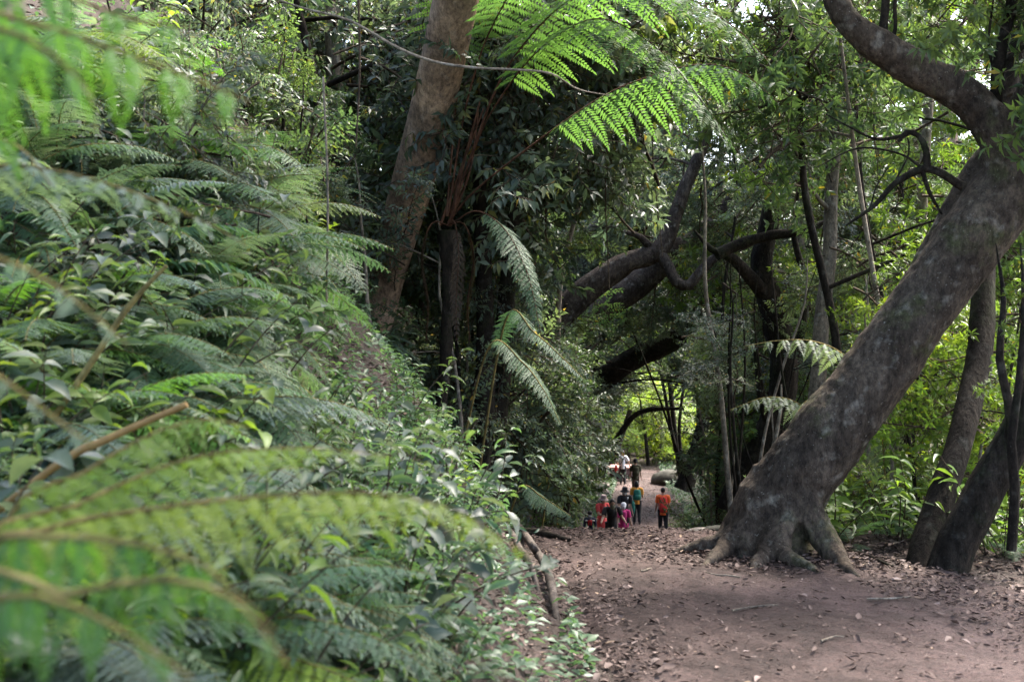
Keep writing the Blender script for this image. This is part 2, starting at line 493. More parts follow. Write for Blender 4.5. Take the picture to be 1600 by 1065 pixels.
for kind, kw in dict(
    whorl=dict(leaf='whorl', n_twig=18, per=16, L=.112, Wd=.29, spread=.6, droop=.45, tmpl=LEAF4),
    small=dict(leaf='oval', n_twig=22, per=20, L=.072, Wd=.42, spread=.62, droop=.3, tmpl=LEAF4),
    oval=dict(leaf='oval', n_twig=15, per=12, L=.115, Wd=.40, spread=.58, droop=.9, tmpl=LEAF4),
    mass=dict(leaf='oval', n_twig=22, per=13, L=.105, Wd=.5, spread=.7, droop=.4, tmpl=LEAF2)).items():
    BOUGH[kind] = []
    for v in range(4):
        g, me = make_bough('leafy_branch', seed=100 + v * 7 + len(kind), **kw)
        BOUGH[kind].append(me); BGEO[(kind, v)] = g

def frond_geo(g, path, halfw, n=22, style='lacy', taper=.9, hang=.25, up=Vector((0, 0, 1)), bare=.18, rr=.007, seed=0, pin=15, peak=.32, lean=.35, pw=None, pwf=.62):
    """a fern frond along a 3D polyline: rachis, paired pinnae, each cut into pinnules"""
    rs = np.random.default_rng(seed)
    pts, rad = catmull(path, [lerp(rr, rr * .25, i / (len(path) - 1)) for i in range(len(path))], .05)
    tube(g, pts, rad, 4, raw=True, mat=1, cap=False)
    cum = [0]
    for a, b in zip(pts[:-1], pts[1:]): cum.append(cum[-1] + (b - a).length)
    tot = cum[-1]
    arr = np.array(pts)
    def at(s):
        p = np.array([np.interp(s, cum, arr[:, k]) for k in range(3)])
        e = tot * .02
        q = np.array([np.interp(min(tot, s + e), cum, arr[:, k]) for k in range(3)]) - np.array([np.interp(max(0, s - e), cum, arr[:, k]) for k in range(3)])
        return p, q / (np.linalg.norm(q) + 1e-9)
    pos, di, no, ln, wd, ti = [], [], [], [], [], []
    upv = np.array(up)
    for i in range(n):
        t = (i + .5) / n
        s = tot * (bare + (1 - bare) * t)
        p, T = at(s)
        N = upv - T * upv.dot(T); N /= np.linalg.norm(N) + 1e-9
        SD = np.cross(T, N)
        w = halfw * (min(1, (t + .12) / (peak + .12)) ** .7) * (1 - max(0, (t - peak) / (1 - peak)) ** 1.4) + .015 * tot
        for sg in (-1, 1):
            k = rs.uniform(.88, 1.08)
            D = sg * SD + lean * T - hang * rs.uniform(.6, 1.3) * np.array((0, 0, 1)) + rs.normal(0, .05, 3)
            D /= np.linalg.norm(D)
            tt = .5 + rs.normal(0, .10)
            if style == 'ladder':
                pos.append(p); di.append(D); no.append(N + rs.normal(0, .15, 3)); ln.append(w * k); wd.append(min(pw, w * .5) if pw else min(tot * (1 - bare) / n * 1.25, w * .5)); ti.append(tt)
            else:
                # pinna: a thin axis that droops towards its tip, pinnules on both sides
                Lp = w * k
                m = max(4, int(pin * (w / halfw) ** .6))
                ax = [p]
                dd = D.copy()
                for j in range(m):
                    dd = dd + np.array((0, 0, -1)) * (hang * .9 / m); dd /= np.linalg.norm(dd)
                    ax.append(ax[-1] + dd * Lp / m)
                PN = np.cross(T, D); PN = PN * np.sign(PN.dot(N) + 1e-6)
                sdv = np.cross(PN, D); sdv /= np.linalg.norm(sdv) + 1e-9
                pitch = Lp / m
                pw = min(tot * (1 - bare) / n * pwf, Lp * .34)
                for j in range(m):
                    f = (j + .5) / m
                    ll = pw * (1 - f ** 2.2) * (.65 + .35 * min(1, f * 5)) + pitch * .4
                    for s2 in (-1, 1):
                        pos.append(ax[j]); di.append(sdv * s2 + D * .38 + rs.normal(0, .05, 3)); no.append(PN + rs.normal(0, .12, 3))
                        ln.append(ll); wd.append(pitch * .98); ti.append(tt + rs.normal(0, .05))
                pos.append(ax[-2]); di.append(dd); no.append(PN); ln.append(pitch * 2.2); wd.append(pitch * .8); ti.append(tt)
    place_leaves(g, LEAF2 if style == 'lacy' else (LEAF16 if pw else LEAF4), pos, di, no, np.array(ln), np.array(wd), np.clip(ti, 0, .9))
def arch_path(L, a0, a1, n=9, side=0.0):
    p = [Vector((0, 0, 0))]
    for i in range(n):
        t = (i + .5) / n
        a = lerp(a0, a1, t ** .8)
        p.append(p[-1] + Vector((math.cos(a) * math.cos(side * t), math.cos(a) * math.sin(side * t), math.sin(a))) * L / n)
    return p
FROND = {}
for style, kw in dict(lacy=dict(halfw=.22, n=22, style='lacy', pin=14, hang=.22), ladder=dict(halfw=.085, n=34, style='ladder', hang=.12, lean=.2, peak=.25, bare=.12),
                      comb=dict(halfw=.17, n=36, style='ladder', hang=.3, lean=.35, peak=.3, bare=.2)).items():
    FROND[style] = []
    for v, (a0, a1, sd) in enumerate([(.9, -.7, .3), (.6, -.9, -.35), (1.15, -.35, .2), (.35, -1.15, -.15)]):
        g = Geo()
        frond_geo(g, arch_path(1.0, a0, a1, side=sd), seed=v, rr=.006, **kw)
        FROND[style].append(g.mesh('frond', [M_FERN, M_RACHIS]))

# leafy stems for low plants on the bank
STEM = {}
def make_stem(name, L, Wd, n, seed, hgt_=.6, tmpl=LEAF16, opposite=True, droop=.3):
    random.seed(seed)
    g = Geo()
    pts = [Vector((0, 0, 0))]; d = Vector((.25, 0, 1)).normalized()
    for i in range(6):
        d = (d + Vector((.09, random.gauss(0, .06), -.03)) ).normalized(); pts.append(pts[-1] + d * hgt_ / 6)
    tube(g, pts, [.006 - .0007 * i for i in range(7)], 4, .1, .5, 1, cap=False)
    pos, di, no, ln, ti = [], [], [], [], []
    for k in range(n):
        t = .2 + .8 * k / (n - 1)
        i = min(5, int(t * 6)); p = pts[i].lerp(pts[i + 1], min(1, t * 6 - i))
        for sg in ((-1, 1) if opposite else ((1,) if k % 2 else (-1,))):
            a = k * 1.4 + (0 if sg > 0 else PI) + random.gauss(0, .25)
            ld = Vector((math.cos(a), math.sin(a), random.uniform(-droop, .35)))
            pos.append(p); di.append(ld); no.append(Vector((0, 0, 1)) + rvec(.22) + Vector((.3, 0, 0)))
            ln.append(L * random.uniform(.6, 1.15) * (1.1 - .35 * t)); ti.append(min(.9, max(0, random.gauss(.5, .15))))
    ln = np.array(ln)
    place_leaves(g, tmpl, pos, di, no, ln, ln * Wd, ti)
    return g.mesh(name, [M_LEAF, M_TWIG])
STEM['broad'] = [make_stem('leafy_stem', .16, .52, 7, 50 + v) for v in range(4)]
STEM['lance'] = [make_stem('leafy_stem', .17, .24, 9, 60 + v, .7, LEAF16, False, .5) for v in range(4)]
STEM['herb'] = [make_stem('leafy_stem', .085, .45, 8, 70 + v, .38) for v in range(4)]

ORD = ['first', 'second', 'third', 'fourth', 'fifth', 'sixth', 'seventh', 'eighth', 'ninth', 'tenth', 'eleventh', 'twelfth', 'thirteenth', 'fourteenth', 'fifteenth', 'sixteenth', 'seventeenth', 'eighteenth', 'nineteenth', 'twentieth']
def rotation_to(dirv, roll=0.0):
    d = Vector(dirv).normalized()
    up = Vector((0, 0, 1)) if abs(d.z) < .97 else Vector((0, 1, 0))
    y = up.cross(d).normalized(); z = d.cross(y)
    m = Matrix((d, y, z)).transposed()
    return (m @ Matrix.Rotation(roll, 3, 'X')).to_euler()
# ------------------------------------------------------------------ trees
C_BRIGHT, C_LIME = (.10, .165, .030), (.135, .20, .033)
C_DARK, C_GREY, C_MID = (.050, .076, .052), (.074, .104, .082), (.070, .115, .052)
C_FERN, C_FERNB, C_FERNG = (.070, .130, .070), (.09, .195, .038), (.102, .150, .118)
# what must stay unhidden: nothing grows in front of these (photo pixels, half width, depth)
CLEAR = [([(800, 812), (838, 880), (868, 972)], 16, 9.6), ([(1036, 758), (1036, 842)], 34, 41), ([(985, 755), (985, 842)], 34, 40.5), ([(955, 785), (955, 842)], 30, 35), ([(925, 795), (925, 842)], 24, 35), ([(940, 768), (940, 842)], 26, 38), ([(968, 705), (993, 765)], 30, 59), ([(950, 742), (970, 745)], 12, 61), ([(1040, 655), (1030, 740)], 44, 65), ([(985, 715), (998, 770)], 26, 54), ([(590, 490), (629, 340), (670, 200), (690, 100), (712, -20)], 56, 11),
         ([(1225, 850), (1280, 700), (1356, 600), (1465, 450), (1575, 300)], 78, 9.5), ([(1570, 260), (1545, 185), (1440, 110), (1338, 48), (1305, -10)], 38, 9.3),
         ([(1322, 352), (1402, 284), (1490, 290)], 22, 9.2), ([(1445, 265), (1405, 206)], 22, 9.2), ([(1455, 890), (1510, 660), (1538, 420)], 22, 8.9), ([(1480, 900), (1545, 755), (1610, 640)], 28, 8.6),
         ([(890, 478), (985, 408), (1052, 345), (1098, 225)], 28, 22), ([(1046, 418), (1076, 446), (1150, 380), (1250, 362)], 22, 21.8), ([(1168, 745), (1224, 610), (1190, 420)], 20, 20),
         ([(1268, 690), (1284, 500), (1299, 300)], 14, 17), ([(1165, 540), (1320, 560)], 55, 12), ([(1140, 640), (1280, 650)], 40, 13), ([(700, 340), (745, 190)], 40, 12), ([(945, 590), (1060, 525)], 0, 32)]
def seg_d(px, py, a, b):
    dx, dy = b[0] - a[0], b[1] - a[1]
    t = max(0, min(1, ((px - a[0]) * dx + (py - a[1]) * dy) / (dx * dx + dy * dy)))
    return math.hypot(px - a[0] - t * dx, py - a[1] - t * dy)
def hides(p, rad):
    if p.y < .5: return False
    px, py = scr(p)
    for line, w, d in CLEAR:
        if p.y - rad * .5 > d: continue
        rp = rad / p.y * FPX * (.8 if d < 15 else 1.25)
        for a, b in zip(line[:-1], line[1:]):
            if seg_d(px, py, a, b) < w + rp: return True
    return False
def jitter(c, s=.12):
    k = random.uniform(1 - s, 1 + s)
    return (c[0] * k * random.uniform(.92, 1.1), c[1] * k, c[2] * k * random.uniform(.85, 1.15))
def part_tube(root, name, base, pts, rad, mat, seg=8, step=.2, rough=.12, freq=3.0):
    g = Geo()
    tube(g, [Vector(p) - base for p in pts], rad, seg, step, rough=rough, freq=freq)
    return link(name, g.mesh(name, mat), root)
def add_boughs(root, base, centre, R, n, kind, scale, color, origin, down=.25):
    made = 0
    for i in range(n):
        q = rvec(); q.normalize()
        pos = centre + Vector((q.x * R, q.y * R, q.z * R * .75)) * random.random() ** .45
        out = (pos - origin); out.normalize()
        dv = out * .7 + rvec(.5) + Vector((0, 0, -down))
        dv.normalize()
        s = scale * random.uniform(.75, 1.25)
        if hides(pos + dv * .15 * s, .42 * s): continue
        link('leafy_branch', random.choice(BOUGH[kind]), root, pos - base - dv * .6 * s, rotation_to(dv, random.uniform(-.8, .8)), s, jitter(color))
        made += 1
    return made
def tree(name, label, cat, pts, rad, bark, blobs=(), color=C_MID, group=None, branches=(), seg=9, phrase=None, rough=.10, limb_r=.035, down=.25, frm=.35):
    pts = [Vector(p) for p in pts]
    base = pts[0].copy()
    root = thing(name, label, cat, base, group)
    if phrase: ranked(root, phrase, base if base.y > 1 else pts[1])
    part_tube(root, 'trunk', base, pts, rad, bark, seg, rough=rough)
    for bp, br in branches: part_tube(root, 'branch', base, bp, br, bark, 7, .12, .12, 6)
    up, _ = catmull(pts, rad, .4)
    up = up[int(len(up) * frm):]
    for (c, R, n, kind, sc) in blobs:
        c = Vector(c)
        o = min(up, key=lambda q: (q - c).length + max(0, q.z - c.z) * .6)
        L = (c - o).length
        made = add_boughs(root, base, c, R, n, kind, sc, color, o, down)
        if L > .5 and limb_r and made > n * .5:
            mid = o.lerp(c, .5) + Vector((random.gauss(0, .1), random.gauss(0, .1), .10)) * L * .8
            part_tube(root, 'branch', base, [o, mid, c, c + (c - mid) * .3], [limb_r, limb_r * .75, limb_r * .45, limb_r * .15], bark, 6, .25, .1, 5)
    return root

# the big leaning tree with its buttress roots
def hero_tree():
    D = 9.25
    g = Geo()
    B = Vector((1.98, 9.35, 0))
    root = thing('leaning_tree', 'massive grey mottled tree leaning right with flared roots beside the path', 'tree', B)
    main = [(1195, 858, 9.35), (1225, 780, 9.32), (1280, 700, D), (1356, 600, D), (1420, 510, D), (1465, 450, D), (1525, 365, 9.2), (1575, 300, 9.2), (1640, 200, 9.1), (1720, 70, 9.0), (1790, -80, 8.9)]
    mp = [P(*q) - B for q in main]
    tube(g, mp, [.32, .305, .29, .262, .252, .252, .262, .26, .21, .19, .17], 22, .09, rough=.05, freq=4)
    sp = [P(*q) - B for q in [(1330, 640, 9.42), (1400, 515, 9.42), (1462, 395, 9.4), (1525, 285, 9.4), (1578, 205, 9.4), (1622, 110, 9.4), (1650, -20, 9.4)]]
    tube(g, sp, [.12, .135, .135, .13, .12, .11, .10], 14, .09, rough=.05, freq=4)
    s = [P(*q) - B for q in [(1580, 330, 9.18), (1573, 262, 9.12), (1552, 198, 9.1), (1505, 150, 9.1), (1440, 113, 9.1), (1385, 80, 9.1), (1338, 48, 9.1), (1308, 5, 9.1), (1297, -60, 9.1), (1300, -140, 9.1)]]
    tube(g, s, [.17, .152, .146, .142, .137, .125, .112, .095, .085, .07], 14, .08, rough=.04, freq=5)
    for ex, ey, r0, kz, side in [(2.30, 8.66, .10, .62, .18), (2.06, 8.70, .09, .5, -.12), (1.80, 8.82, .10, .5, .08), (1.55, 8.98, .09, .42, -.1), (1.42, 9.3, .09, .4, .05), (2.42, 9.5, .09, .45, -.05), (2.7, 9.9, .07, .35, .12), (1.9, 10.2, .12, .5, 0)]:
        e = Vector((ex, ey, 0)) - B
        def rp(t, z, w=0.0): return Vector((e.x * t - e.y * side * w + .5 * z * max(0, 1 - t * 1.6), e.y * t + e.x * side * w, z))
        tube(g, [rp(.16, kz + .12), rp(.34, kz * .72), rp(.56, kz * .36, .9), rp(.78, .085, 1.0), rp(1.02, .05, .4), rp(1.25, .03, -.3), rp(1.55, -.02, -.7)], [r0 * 1.3, r0 * 1.35, r0 * 1.1, r0 * .85, r0 * .6, r0 * .42, r0 * .2], 10, .06, rough=.16, freq=7)
    tube(g, [Vector((-.02, .03, -.1)), Vector((0, .02, .1)), Vector((.05, 0, .34)), Vector((.14, 0, .6))], [.42, .39, .33, .27], 16, .08, rough=.14, freq=5)
    me = remesh(g, 'trunk', M_BARK_HERO, .017, 2)
    N = len(me.vertices)
    co = np.empty(N * 3, np.float32); me.vertices.foreach_get('co', co); co = co.reshape(-1, 3)
    no = np.array([tuple(v.vector) for v in me.vertex_normals], np.float32)
    dd = np.empty(N, np.float32)
    for k in range(N):
        q = Vector(co[k])
        dd[k] = .012 * noise.noise(q * 7) + .006 * noise.noise(q * 19) + .016 * noise.noise(Vector((q.x * 3, q.y * 3, q.z * 1.4))) + (.015 * noise.noise(Vector((q.x * 4, q.y * 4, q.z * 20))) * max(0, 1 - q.z) * .6)
    me.vertices.foreach_set('co', (co + no * dd[:, None]).ravel()); me.update()
    link('trunk', me, root)
    br = [([(1505, 292), (1452, 264), (1402, 284), (1365, 322), (1322, 352)], [.034, .03, .024, .017, .008]),
          ([(1449, 265), (1447, 236), (1436, 213), (1416, 206), (1404, 222)], [.03, .027, .022, .019, .012]),
          ([(1440, 264), (1452, 300), (1472, 335)], [.02, .016, .007]),
          ([(1418, 210), (1372, 218), (1330, 200), (1290, 178)], [.014, .011, .008, .004]),
          ([(1398, 285), (1420, 240), (1418, 215)], [.008, .007, .006]), ([(1405, 285), (1412, 310), (1390, 330)], [.008, .006, .004]),
          ([(1360, 325), (1370, 290), (1392, 255)], [.008, .006, .003]),
          ([(1378, 78), (1381, 40), (1388, -40)], [.04, .033, .03]), ([(1388, 78), (1399, 45), (1398, 10), (1404, -40)], [.02, .016, .014, .012]),
          ([(1560, 235), (1556, 160), (1562, 90), (1578, 20), (1592, -60)], [.06, .052, .046, .044, .042]),
          ([(1563, 110), (1590, 80), (1625, 60)], [.022, .018, .015]), ([(1558, 130), (1545, 70), (1552, 0)], [.014, .01, .008]),
          ([(1275, 262), (1340, 232), (1405, 240), (1440, 262)], [.004, .007, .009, .012])]
    for pp, rd in br: part_tube(root, 'branch', B, [P(x, y, 9.12) for x, y in pp], rd, M_BARK_DARK, 8, .05, .15, 12)
    for (px, py, d, R, n) in [(1620, -60, 8.7, .5, 5), (1480, -90, 9.4, .7, 8), (1330, -120, 9.2, .7, 7), (1740, 120, 9.0, .6, 6)]:
        add_boughs(root, B, P(px, py, d), R, n, 'whorl', .75, C_MID, P(1560, 100, 9.2), .3)
hero_tree()

# the smooth brown trunk that leans over the left bank
gp = ray_ground(588, 505, 9)
tree('leaning_tree', 'smooth brown trunk leaning over the ferns of the left bank', 'tree',
     [P(578, 540, gp.y + .1), P(602, 440, gp.y - .15), P(629, 340, gp.y - .4), P(655, 250, gp.y - .8), P(675, 175, gp.y - 1.1), P(693, 90, gp.y - 1.4), P(712, 0, gp.y - 1.7), P(735, -110, gp.y - 2.0), P(745, -260, gp.y - 2.4)],
     [.19, .195, .215, .224, .224, .222, .22, .21, .19], M_BARK_TAN, [(P(780, -330, 9.2), .8, 10, 'oval', .9)], C_GREY, seg=24, rough=.045, frm=.7)

# trunks one can single out
tree('leaning_tree', 'dark slender trunk right of the massive tree, curving upward past bright leaves', 'tree',
     [P(1440, 900, 8.85), P(1462, 800, 9.1), P(1505, 670, 9.4), P(1532, 540, 9.8), P(1538, 420, 10.1), P(1552, 260, 10.4), P(1580, 120, 10.6), P(1620, -60, 10.8)], [.13, .115, .105, .10, .095, .085, .08, .07], M_BARK_DARK,
     [(P(1600, -40, 9.6), .7, 9, 'whorl', .8), (P(1530, -80, 9.9), .7, 8, 'whorl', .8)], C_MID, rough=.16)
tree('leaning_tree', 'dark trunk at the right edge leaning right out of the ferns', 'tree',
     [P(1472, 915, 8.55), P(1496, 850, 8.55), P(1545, 755, 8.6), P(1610, 640, 8.6), P(1670, 520, 8.6), P(1720, 380, 8.6), P(1740, 200, 8.7), P(1770, 0, 8.8), P(1790, -160, 8.9)], [.15, .145, .135, .125, .12, .11, .09, .06, .02], M_BARK_DARK,
     [(P(1760, 60, 8.8), .6, 10, 'whorl', .8), (P(1800, -120, 9), .7, 10, 'whorl', .8)], C_MID, rough=.14, branches=[([P(1560, 735, 8.6), P(1580, 660, 8.5), P(1562, 560, 8.5), P(1568, 470, 8.6), P(1556, 380, 8.7)], [.045, .035, .03, .02, .004])])
tree('sapling', 'thin dark stem standing at the far right edge among bright leaves', 'sapling',
     [P(1580, 860, 8.2), P(1586, 760, 8.2), P(1580, 690, 8.2), P(1592, 600, 8.2), P(1600, 480, 8.3), P(1594, 380, 8.4)], [.035, .034, .03, .026, .018, .004], M_BARK_DARK, [(P(1590, 520, 8.4), .35, 5, 'whorl', .55)], C_BRIGHT, limb_r=0)
tree('slender_tree', 'pale slender trunk rising straight behind the white fern frond', 'tree',
     [P(1262, 720, 17), P(1278, 600, 17), P(1284, 500, 17), P(1296, 400, 17), P(1299, 300, 17), P(1306, 200, 17), P(1300, 60, 17), P(1310, -60, 17)], [.13, .115, .11, .10, .092, .085, .075, .06], M_BARK_PALE,
     [(P(1290, 130, 17), 1.1, 12, 'small', 1.1), (P(1240, 250, 16.6), .9, 12, 'small', 1.0), (P(1340, 40, 17.4), 1.2, 12, 'whorl', 1.1)], C_GREY, rough=.06, frm=.5,
     branches=[([P(1298, 330, 17), P(1272, 300, 16.8), P(1262, 250, 16.7)], [.04, .025, .01])])
tree('gnarled_tree', 'dark thick trunk left of the pale slender one, limb reaching over the path', 'tree',
     [P(1150, 800, 20), P(1168, 745, 20), P(1200, 690, 20), P(1224, 610, 20), P(1222, 540, 20), P(1205, 470, 20), P(1190, 420, 20), P(1205, 330, 20), P(1215, 240, 20)], [.34, .29, .26, .24, .235, .22, .19, .15, .1], M_BARK_DARK,
     [(P(1180, 270, 19.6), 1.2, 16, 'small', 1.2), (P(1120, 330, 19.6), 1.0, 12, 'small', 1.1), (P(1250, 420, 19.6), .9, 12, 'small', 1.0), (P(1230, 200, 20.4), 1.3, 14, 'small', 1.3)], C_GREY, rough=.15, frm=.55,
     branches=[([P(1205, 470, 20), P(1172, 432, 19.8), P(1142, 402, 19.6), P(1112, 390, 19.5), P(1085, 360, 19.5)], [.15, .11, .085, .05, .015]), ([P(1120, 398, 19.5), P(1160, 380, 19.6), P(1205, 368, 19.6), P(1252, 362, 19.6), P(1290, 345, 19.7), P(1320, 300, 19.8)], [.10, .095, .085, .06, .035, .012]),
               ([P(1235, 590, 20), P(1252, 520, 20), P(1256, 440, 20.1), P(1240, 360, 20.2), P(1250, 280, 20.2)], [.08, .07, .06, .05, .03]), ([P(1216, 690, 20), P(1195, 640, 19.8), P(1186, 590, 19.8), P(1180, 540, 19.8)], [.1, .08, .06, .04])])
tree('gnarled_tree', 'gnarled brown tree arching from the left bank across the middle', 'tree',
     [P(830, 560, 22), P(890, 478, 22), P(935, 440, 22), P(985, 408, 22), P(1030, 392, 22), P(1052, 345, 22), P(1072, 290, 22), P(1098, 225, 22), P(1118, 150, 22), P(1128, 60, 22), P(1150, -40, 22)], [.30, .265, .235, .2, .175, .14, .125, .105, .08, .055, .03], M_BARK_MID,
     [(P(1080, 230, 21.6), 1.2, 14, 'small', 1.2), (P(1140, 180, 22), 1.2, 14, 'small', 1.2), (P(1000, 250, 22.6), 1.2, 12, 'small', 1.2), (P(930, 540, 21), 1.1, 14, 'small', 1.1)], C_GREY, rough=.16, frm=.4,
     branches=[([P(1030, 395, 22), P(1046, 418, 21.8), P(1056, 440, 21.7), P(1076, 446, 21.7), P(1094, 424, 21.7), P(1120, 400, 21.7), P(1150, 380, 21.7)], [.12, .105, .10, .095, .09, .08, .06]), ([P(1020, 392, 22), P(1000, 370, 21.9), P(975, 362, 21.8)], [.09, .06, .04])])
tree('gnarled_tree', 'darker mossy trunk lying low behind the gnarled brown tree', 'tree',
     [P(880, 520, 24), P(960, 470, 24), P(1010, 432, 24), P(1060, 390, 24), P(1090, 372, 24), P(1150, 300, 24), P(1180, 200, 24), P(1195, 80, 24)], [.3, .29, .26, .24, .19, .12, .08, .03], M_BARK_MID, [(P(1165, 215, 24), 1.4, 14, 'small', 1.4), (P(1040, 520, 24.5), 1.0, 10, 'small', 1.2)], C_DARK, rough=.16, frm=.6)
tree('leaning_tree', 'tan trunk slanting right high above the gnarled brown tree', 'tree',
     [P(860, 520, 27), P(910, 395, 27), P(960, 320, 27), P(1000, 265, 27), P(1060, 185, 27), P(1100, 110, 27)], [.26, .24, .22, .2, .16, .1], M_BARK_PALE, [(P(1060, 150, 27), 1.6, 14, 'small', 1.5), (P(960, 180, 27), 1.5, 14, 'small', 1.5)], C_GREY, rough=.12, frm=.5)
tree('leaning_tree', 'stout dark trunk leaning from the bank just above the tunnel of leaves', 'tree',
     [P(900, 640, 32), P(945, 590, 32), P(1000, 555, 32), P(1060, 525, 32), P(1120, 450, 32), P(1150, 350, 32)], [.36, .33, .3, .26, .2, .12], M_BARK_DARK, [(P(1090, 470, 32), 1.6, 14, 'small', 1.7), (P(960, 640, 31), 1.2, 12, 'small', 1.5), (P(1050, 600, 33), 1.3, 12, 'small', 1.5)], C_MID, rough=.14, frm=.4)
tree('slender_tree', 'crooked thin tree bending right over the people on the path', 'tree',
     [P(938, 745, 52), P(946, 712, 52), P(968, 680, 52), P(988, 652, 52), P(1015, 640, 52), P(1068, 638, 52)], [.22, .17, .14, .12, .1, .07], M_BARK_DARK, [(P(960, 610, 52), 1.8, 16, 'small', 2.0), (P(1060, 610, 52), 1.4, 10, 'small', 2.0)], C_MID, rough=.1)
tree('slender_tree', 'leaning dark stem standing behind the low wooden platform', 'tree',
     [P(952, 738, 64), P(962, 712, 64), P(968, 690, 64), P(985, 640, 64)], [.22, .19, .16, .12], M_BARK_DARK, [(P(975, 640, 64), 1.8, 12, 'small', 2.2)], C_MID)
tree('stout_tree', 'black leaning trunk on the right of the far path bend', 'tree',
     [P(1068, 765, 50), P(1082, 725, 50), P(1092, 690, 50), P(1100, 640, 50), P(1090, 560, 50)], [.42, .36, .3, .25, .18], M_BARK_DARK, [(P(1110, 600, 50), 2, 18, 'small', 2.0), (P(1080, 520, 50), 2.2, 16, 'small', 2.2)], C_DARK)
tree('pale_tree', 'pale peeling trunk far behind the S shaped limb', 'tree',
     [P(1474, 560, 26), P(1480, 400, 26), P(1484, 250, 26), P(1476, 120, 26), P(1470, 0, 26), P(1472, -120, 26)], [.2, .19, .18, .18, .19, .17], bark_material('peeling_pale_bark', [(.18, .10, .075), (.3, .21, .165), (.42, .34, .28)], 3, (.14, .10, .07), .4),
     [(P(1520, -40, 26), 2, 16, 'whorl', 1.4), (P(1400, -10, 26), 1.8, 14, 'whorl', 1.3)], C_BRIGHT, rough=.1)
tree('slender_tree', 'thin grey trunk standing between the two forks in the upper right', 'tree',
     [P(1445, 600, 19), P(1440, 400, 19), P(1442, 300, 19), P(1452, 120, 19), P(1448, -40, 19)], [.1, .09, .08, .075, .06], M_BARK_PALE, [(P(1440, 90, 19), 1.2, 12, 'whorl', 1.1), (P(1410, 420, 18.5), .8, 9, 'whorl', .9)], C_BRIGHT)

# the surrounding wood: each tree has its own trunk, limbs and leafy branches
def zone(n, px, py, d, kind, color, nb, name, cat, phrase, group, bark=None, r=(.06, .14), scale=None, blobs=4, R=None, lean=.12, col2=None, hmax=None):
    for i in range(n):
        x0 = lerp(px[0], px[1], (i + random.random()) / n)
        dd = random.uniform(*d)
        X = (x0 - 800) / FPX * dd
        if xl(dd) - .4 < X < xr(dd) + .5 and 9 < dd < 64:
            X = xr(dd) + .6 if X > (xl(dd) + xr(dd)) / 2 else xl(dd) - .5
        z0 = hgt(X, dd) - .05
        top = CZ + (HOR - py[0]) / FPX * dd
        lo = max(z0 + .25, CZ + (HOR - py[1]) / FPX * dd)
        if top < z0 + .8: top = z0 + .8
        if hmax and dd < 12 and hides(Vector((X, dd, z0 + .6)), .3): continue
        if hmax: top = min(top, z0 + hmax * random.uniform(.6, 1))
        rr = random.uniform(*r)
        lx, ly = random.gauss(0, lean), random.gauss(0, lean * .6)
        H = top - z0
        pts = [Vector((X + lx * H * t + random.gauss(0, .05) * H * .25 * (t > 0), dd + ly * H * t, z0 + H * t)) for t in (0, .2, .42, .64, .85, 1.0)]
        rad = [rr * k for k in (1.15, 1, .85, .7, .5, .25)]
        sc = scale or (.8 + dd / 40)
        bl = []
        for b in range(blobs):
            zz = lerp(lo, top, (b + random.random()) / blobs)
            RR = R or (.55 + dd / 30)
            t = min(1, max(0, (zz - z0) / H))
            bl.append((Vector((X + lx * H * t + random.gauss(0, RR * .9), dd + random.gauss(0, RR * .5), zz)), RR, nb, kind, sc))
        c = color if col2 is None or random.random() < .6 else col2
        tree(name, None, cat, pts, rad, bark or random.choice([M_BARK_DARK, M_BARK_DARK, M_BARK_PALE]), bl, c, group, seg=7, phrase=phrase, limb_r=min(.035, rr * .5), frm=.15)
zone(8, (1210, 1680), (-60, 420), (12.5, 18), 'whorl', C_BRIGHT, 5, 'broadleaf_tree', 'tree', 'bright leaved tree behind the big leaning trunk', 'bright broadleaf trees on the right', r=(.03, .065), lean=.22, blobs=5, col2=C_MID)
zone(7, (1120, 1700), (20, 560), (21, 34), 'whorl', C_LIME, 4, 'broadleaf_tree', 'tree', 'sunlit tree far down the right slope', 'sunlit trees down the right slope', blobs=6, col2=C_BRIGHT)
zone(6, (1100, 1290), (230, 690), (16, 32), 'small', C_GREY, 9, 'evergreen_tree', 'tree', 'dark small leaved tree on the right of the tunnel', 'dark trees right of the tunnel', r=(.03, .06), lean=.3, blobs=8, col2=C_GREY)
zone(9, (790, 980), (210, 690), (16, 34), 'small', C_GREY, 9, 'evergreen_tree', 'tree', 'dark small leaved tree on the left of the tunnel', 'dark trees left of the tunnel', r=(.035, .09), lean=.3, blobs=6, col2=C_DARK)
zone(7, (230, 680), (-60, 360), (12.5, 20), 'oval', C_DARK, 8, 'broadleaf_tree', 'tree', 'dark thicket tree at the top of the left bank', 'dark thicket trees above the bank', blobs=5, col2=C_GREY)
zone(6, (640, 930), (-60, 330), (13, 19), 'oval', C_GREY, 9, 'broadleaf_tree', 'tree', 'drooping leaved tree right of the smooth brown trunk', 'drooping trees above the bank', blobs=5, col2=C_DARK)
zone(9, (900, 1130), (300, 650), (36, 60), 'small', C_GREY, 8, 'evergreen_tree', 'tree', 'distant tree closing the tunnel above the people', 'distant trees closing the tunnel', blobs=7, col2=C_DARK)
zone(8, (930, 1130), (610, 752), (68, 80), 'small', C_LIME, 6, 'broadleaf_tree', 'tree', 'pale green tree in the clearing at the end of the path', 'pale trees in the far clearing', blobs=4, scale=2.4, R=2.2)  # lime leaf colour, here and in the next row, stands in for sunlight
zone(9, (960, 1120), (590, 735), (80, 92), 'small', C_LIME, 10, 'broadleaf_tree', 'tree', 'bright green tree beyond the end of the path', 'bright trees beyond the path', blobs=3, scale=2.6, R=2.2)
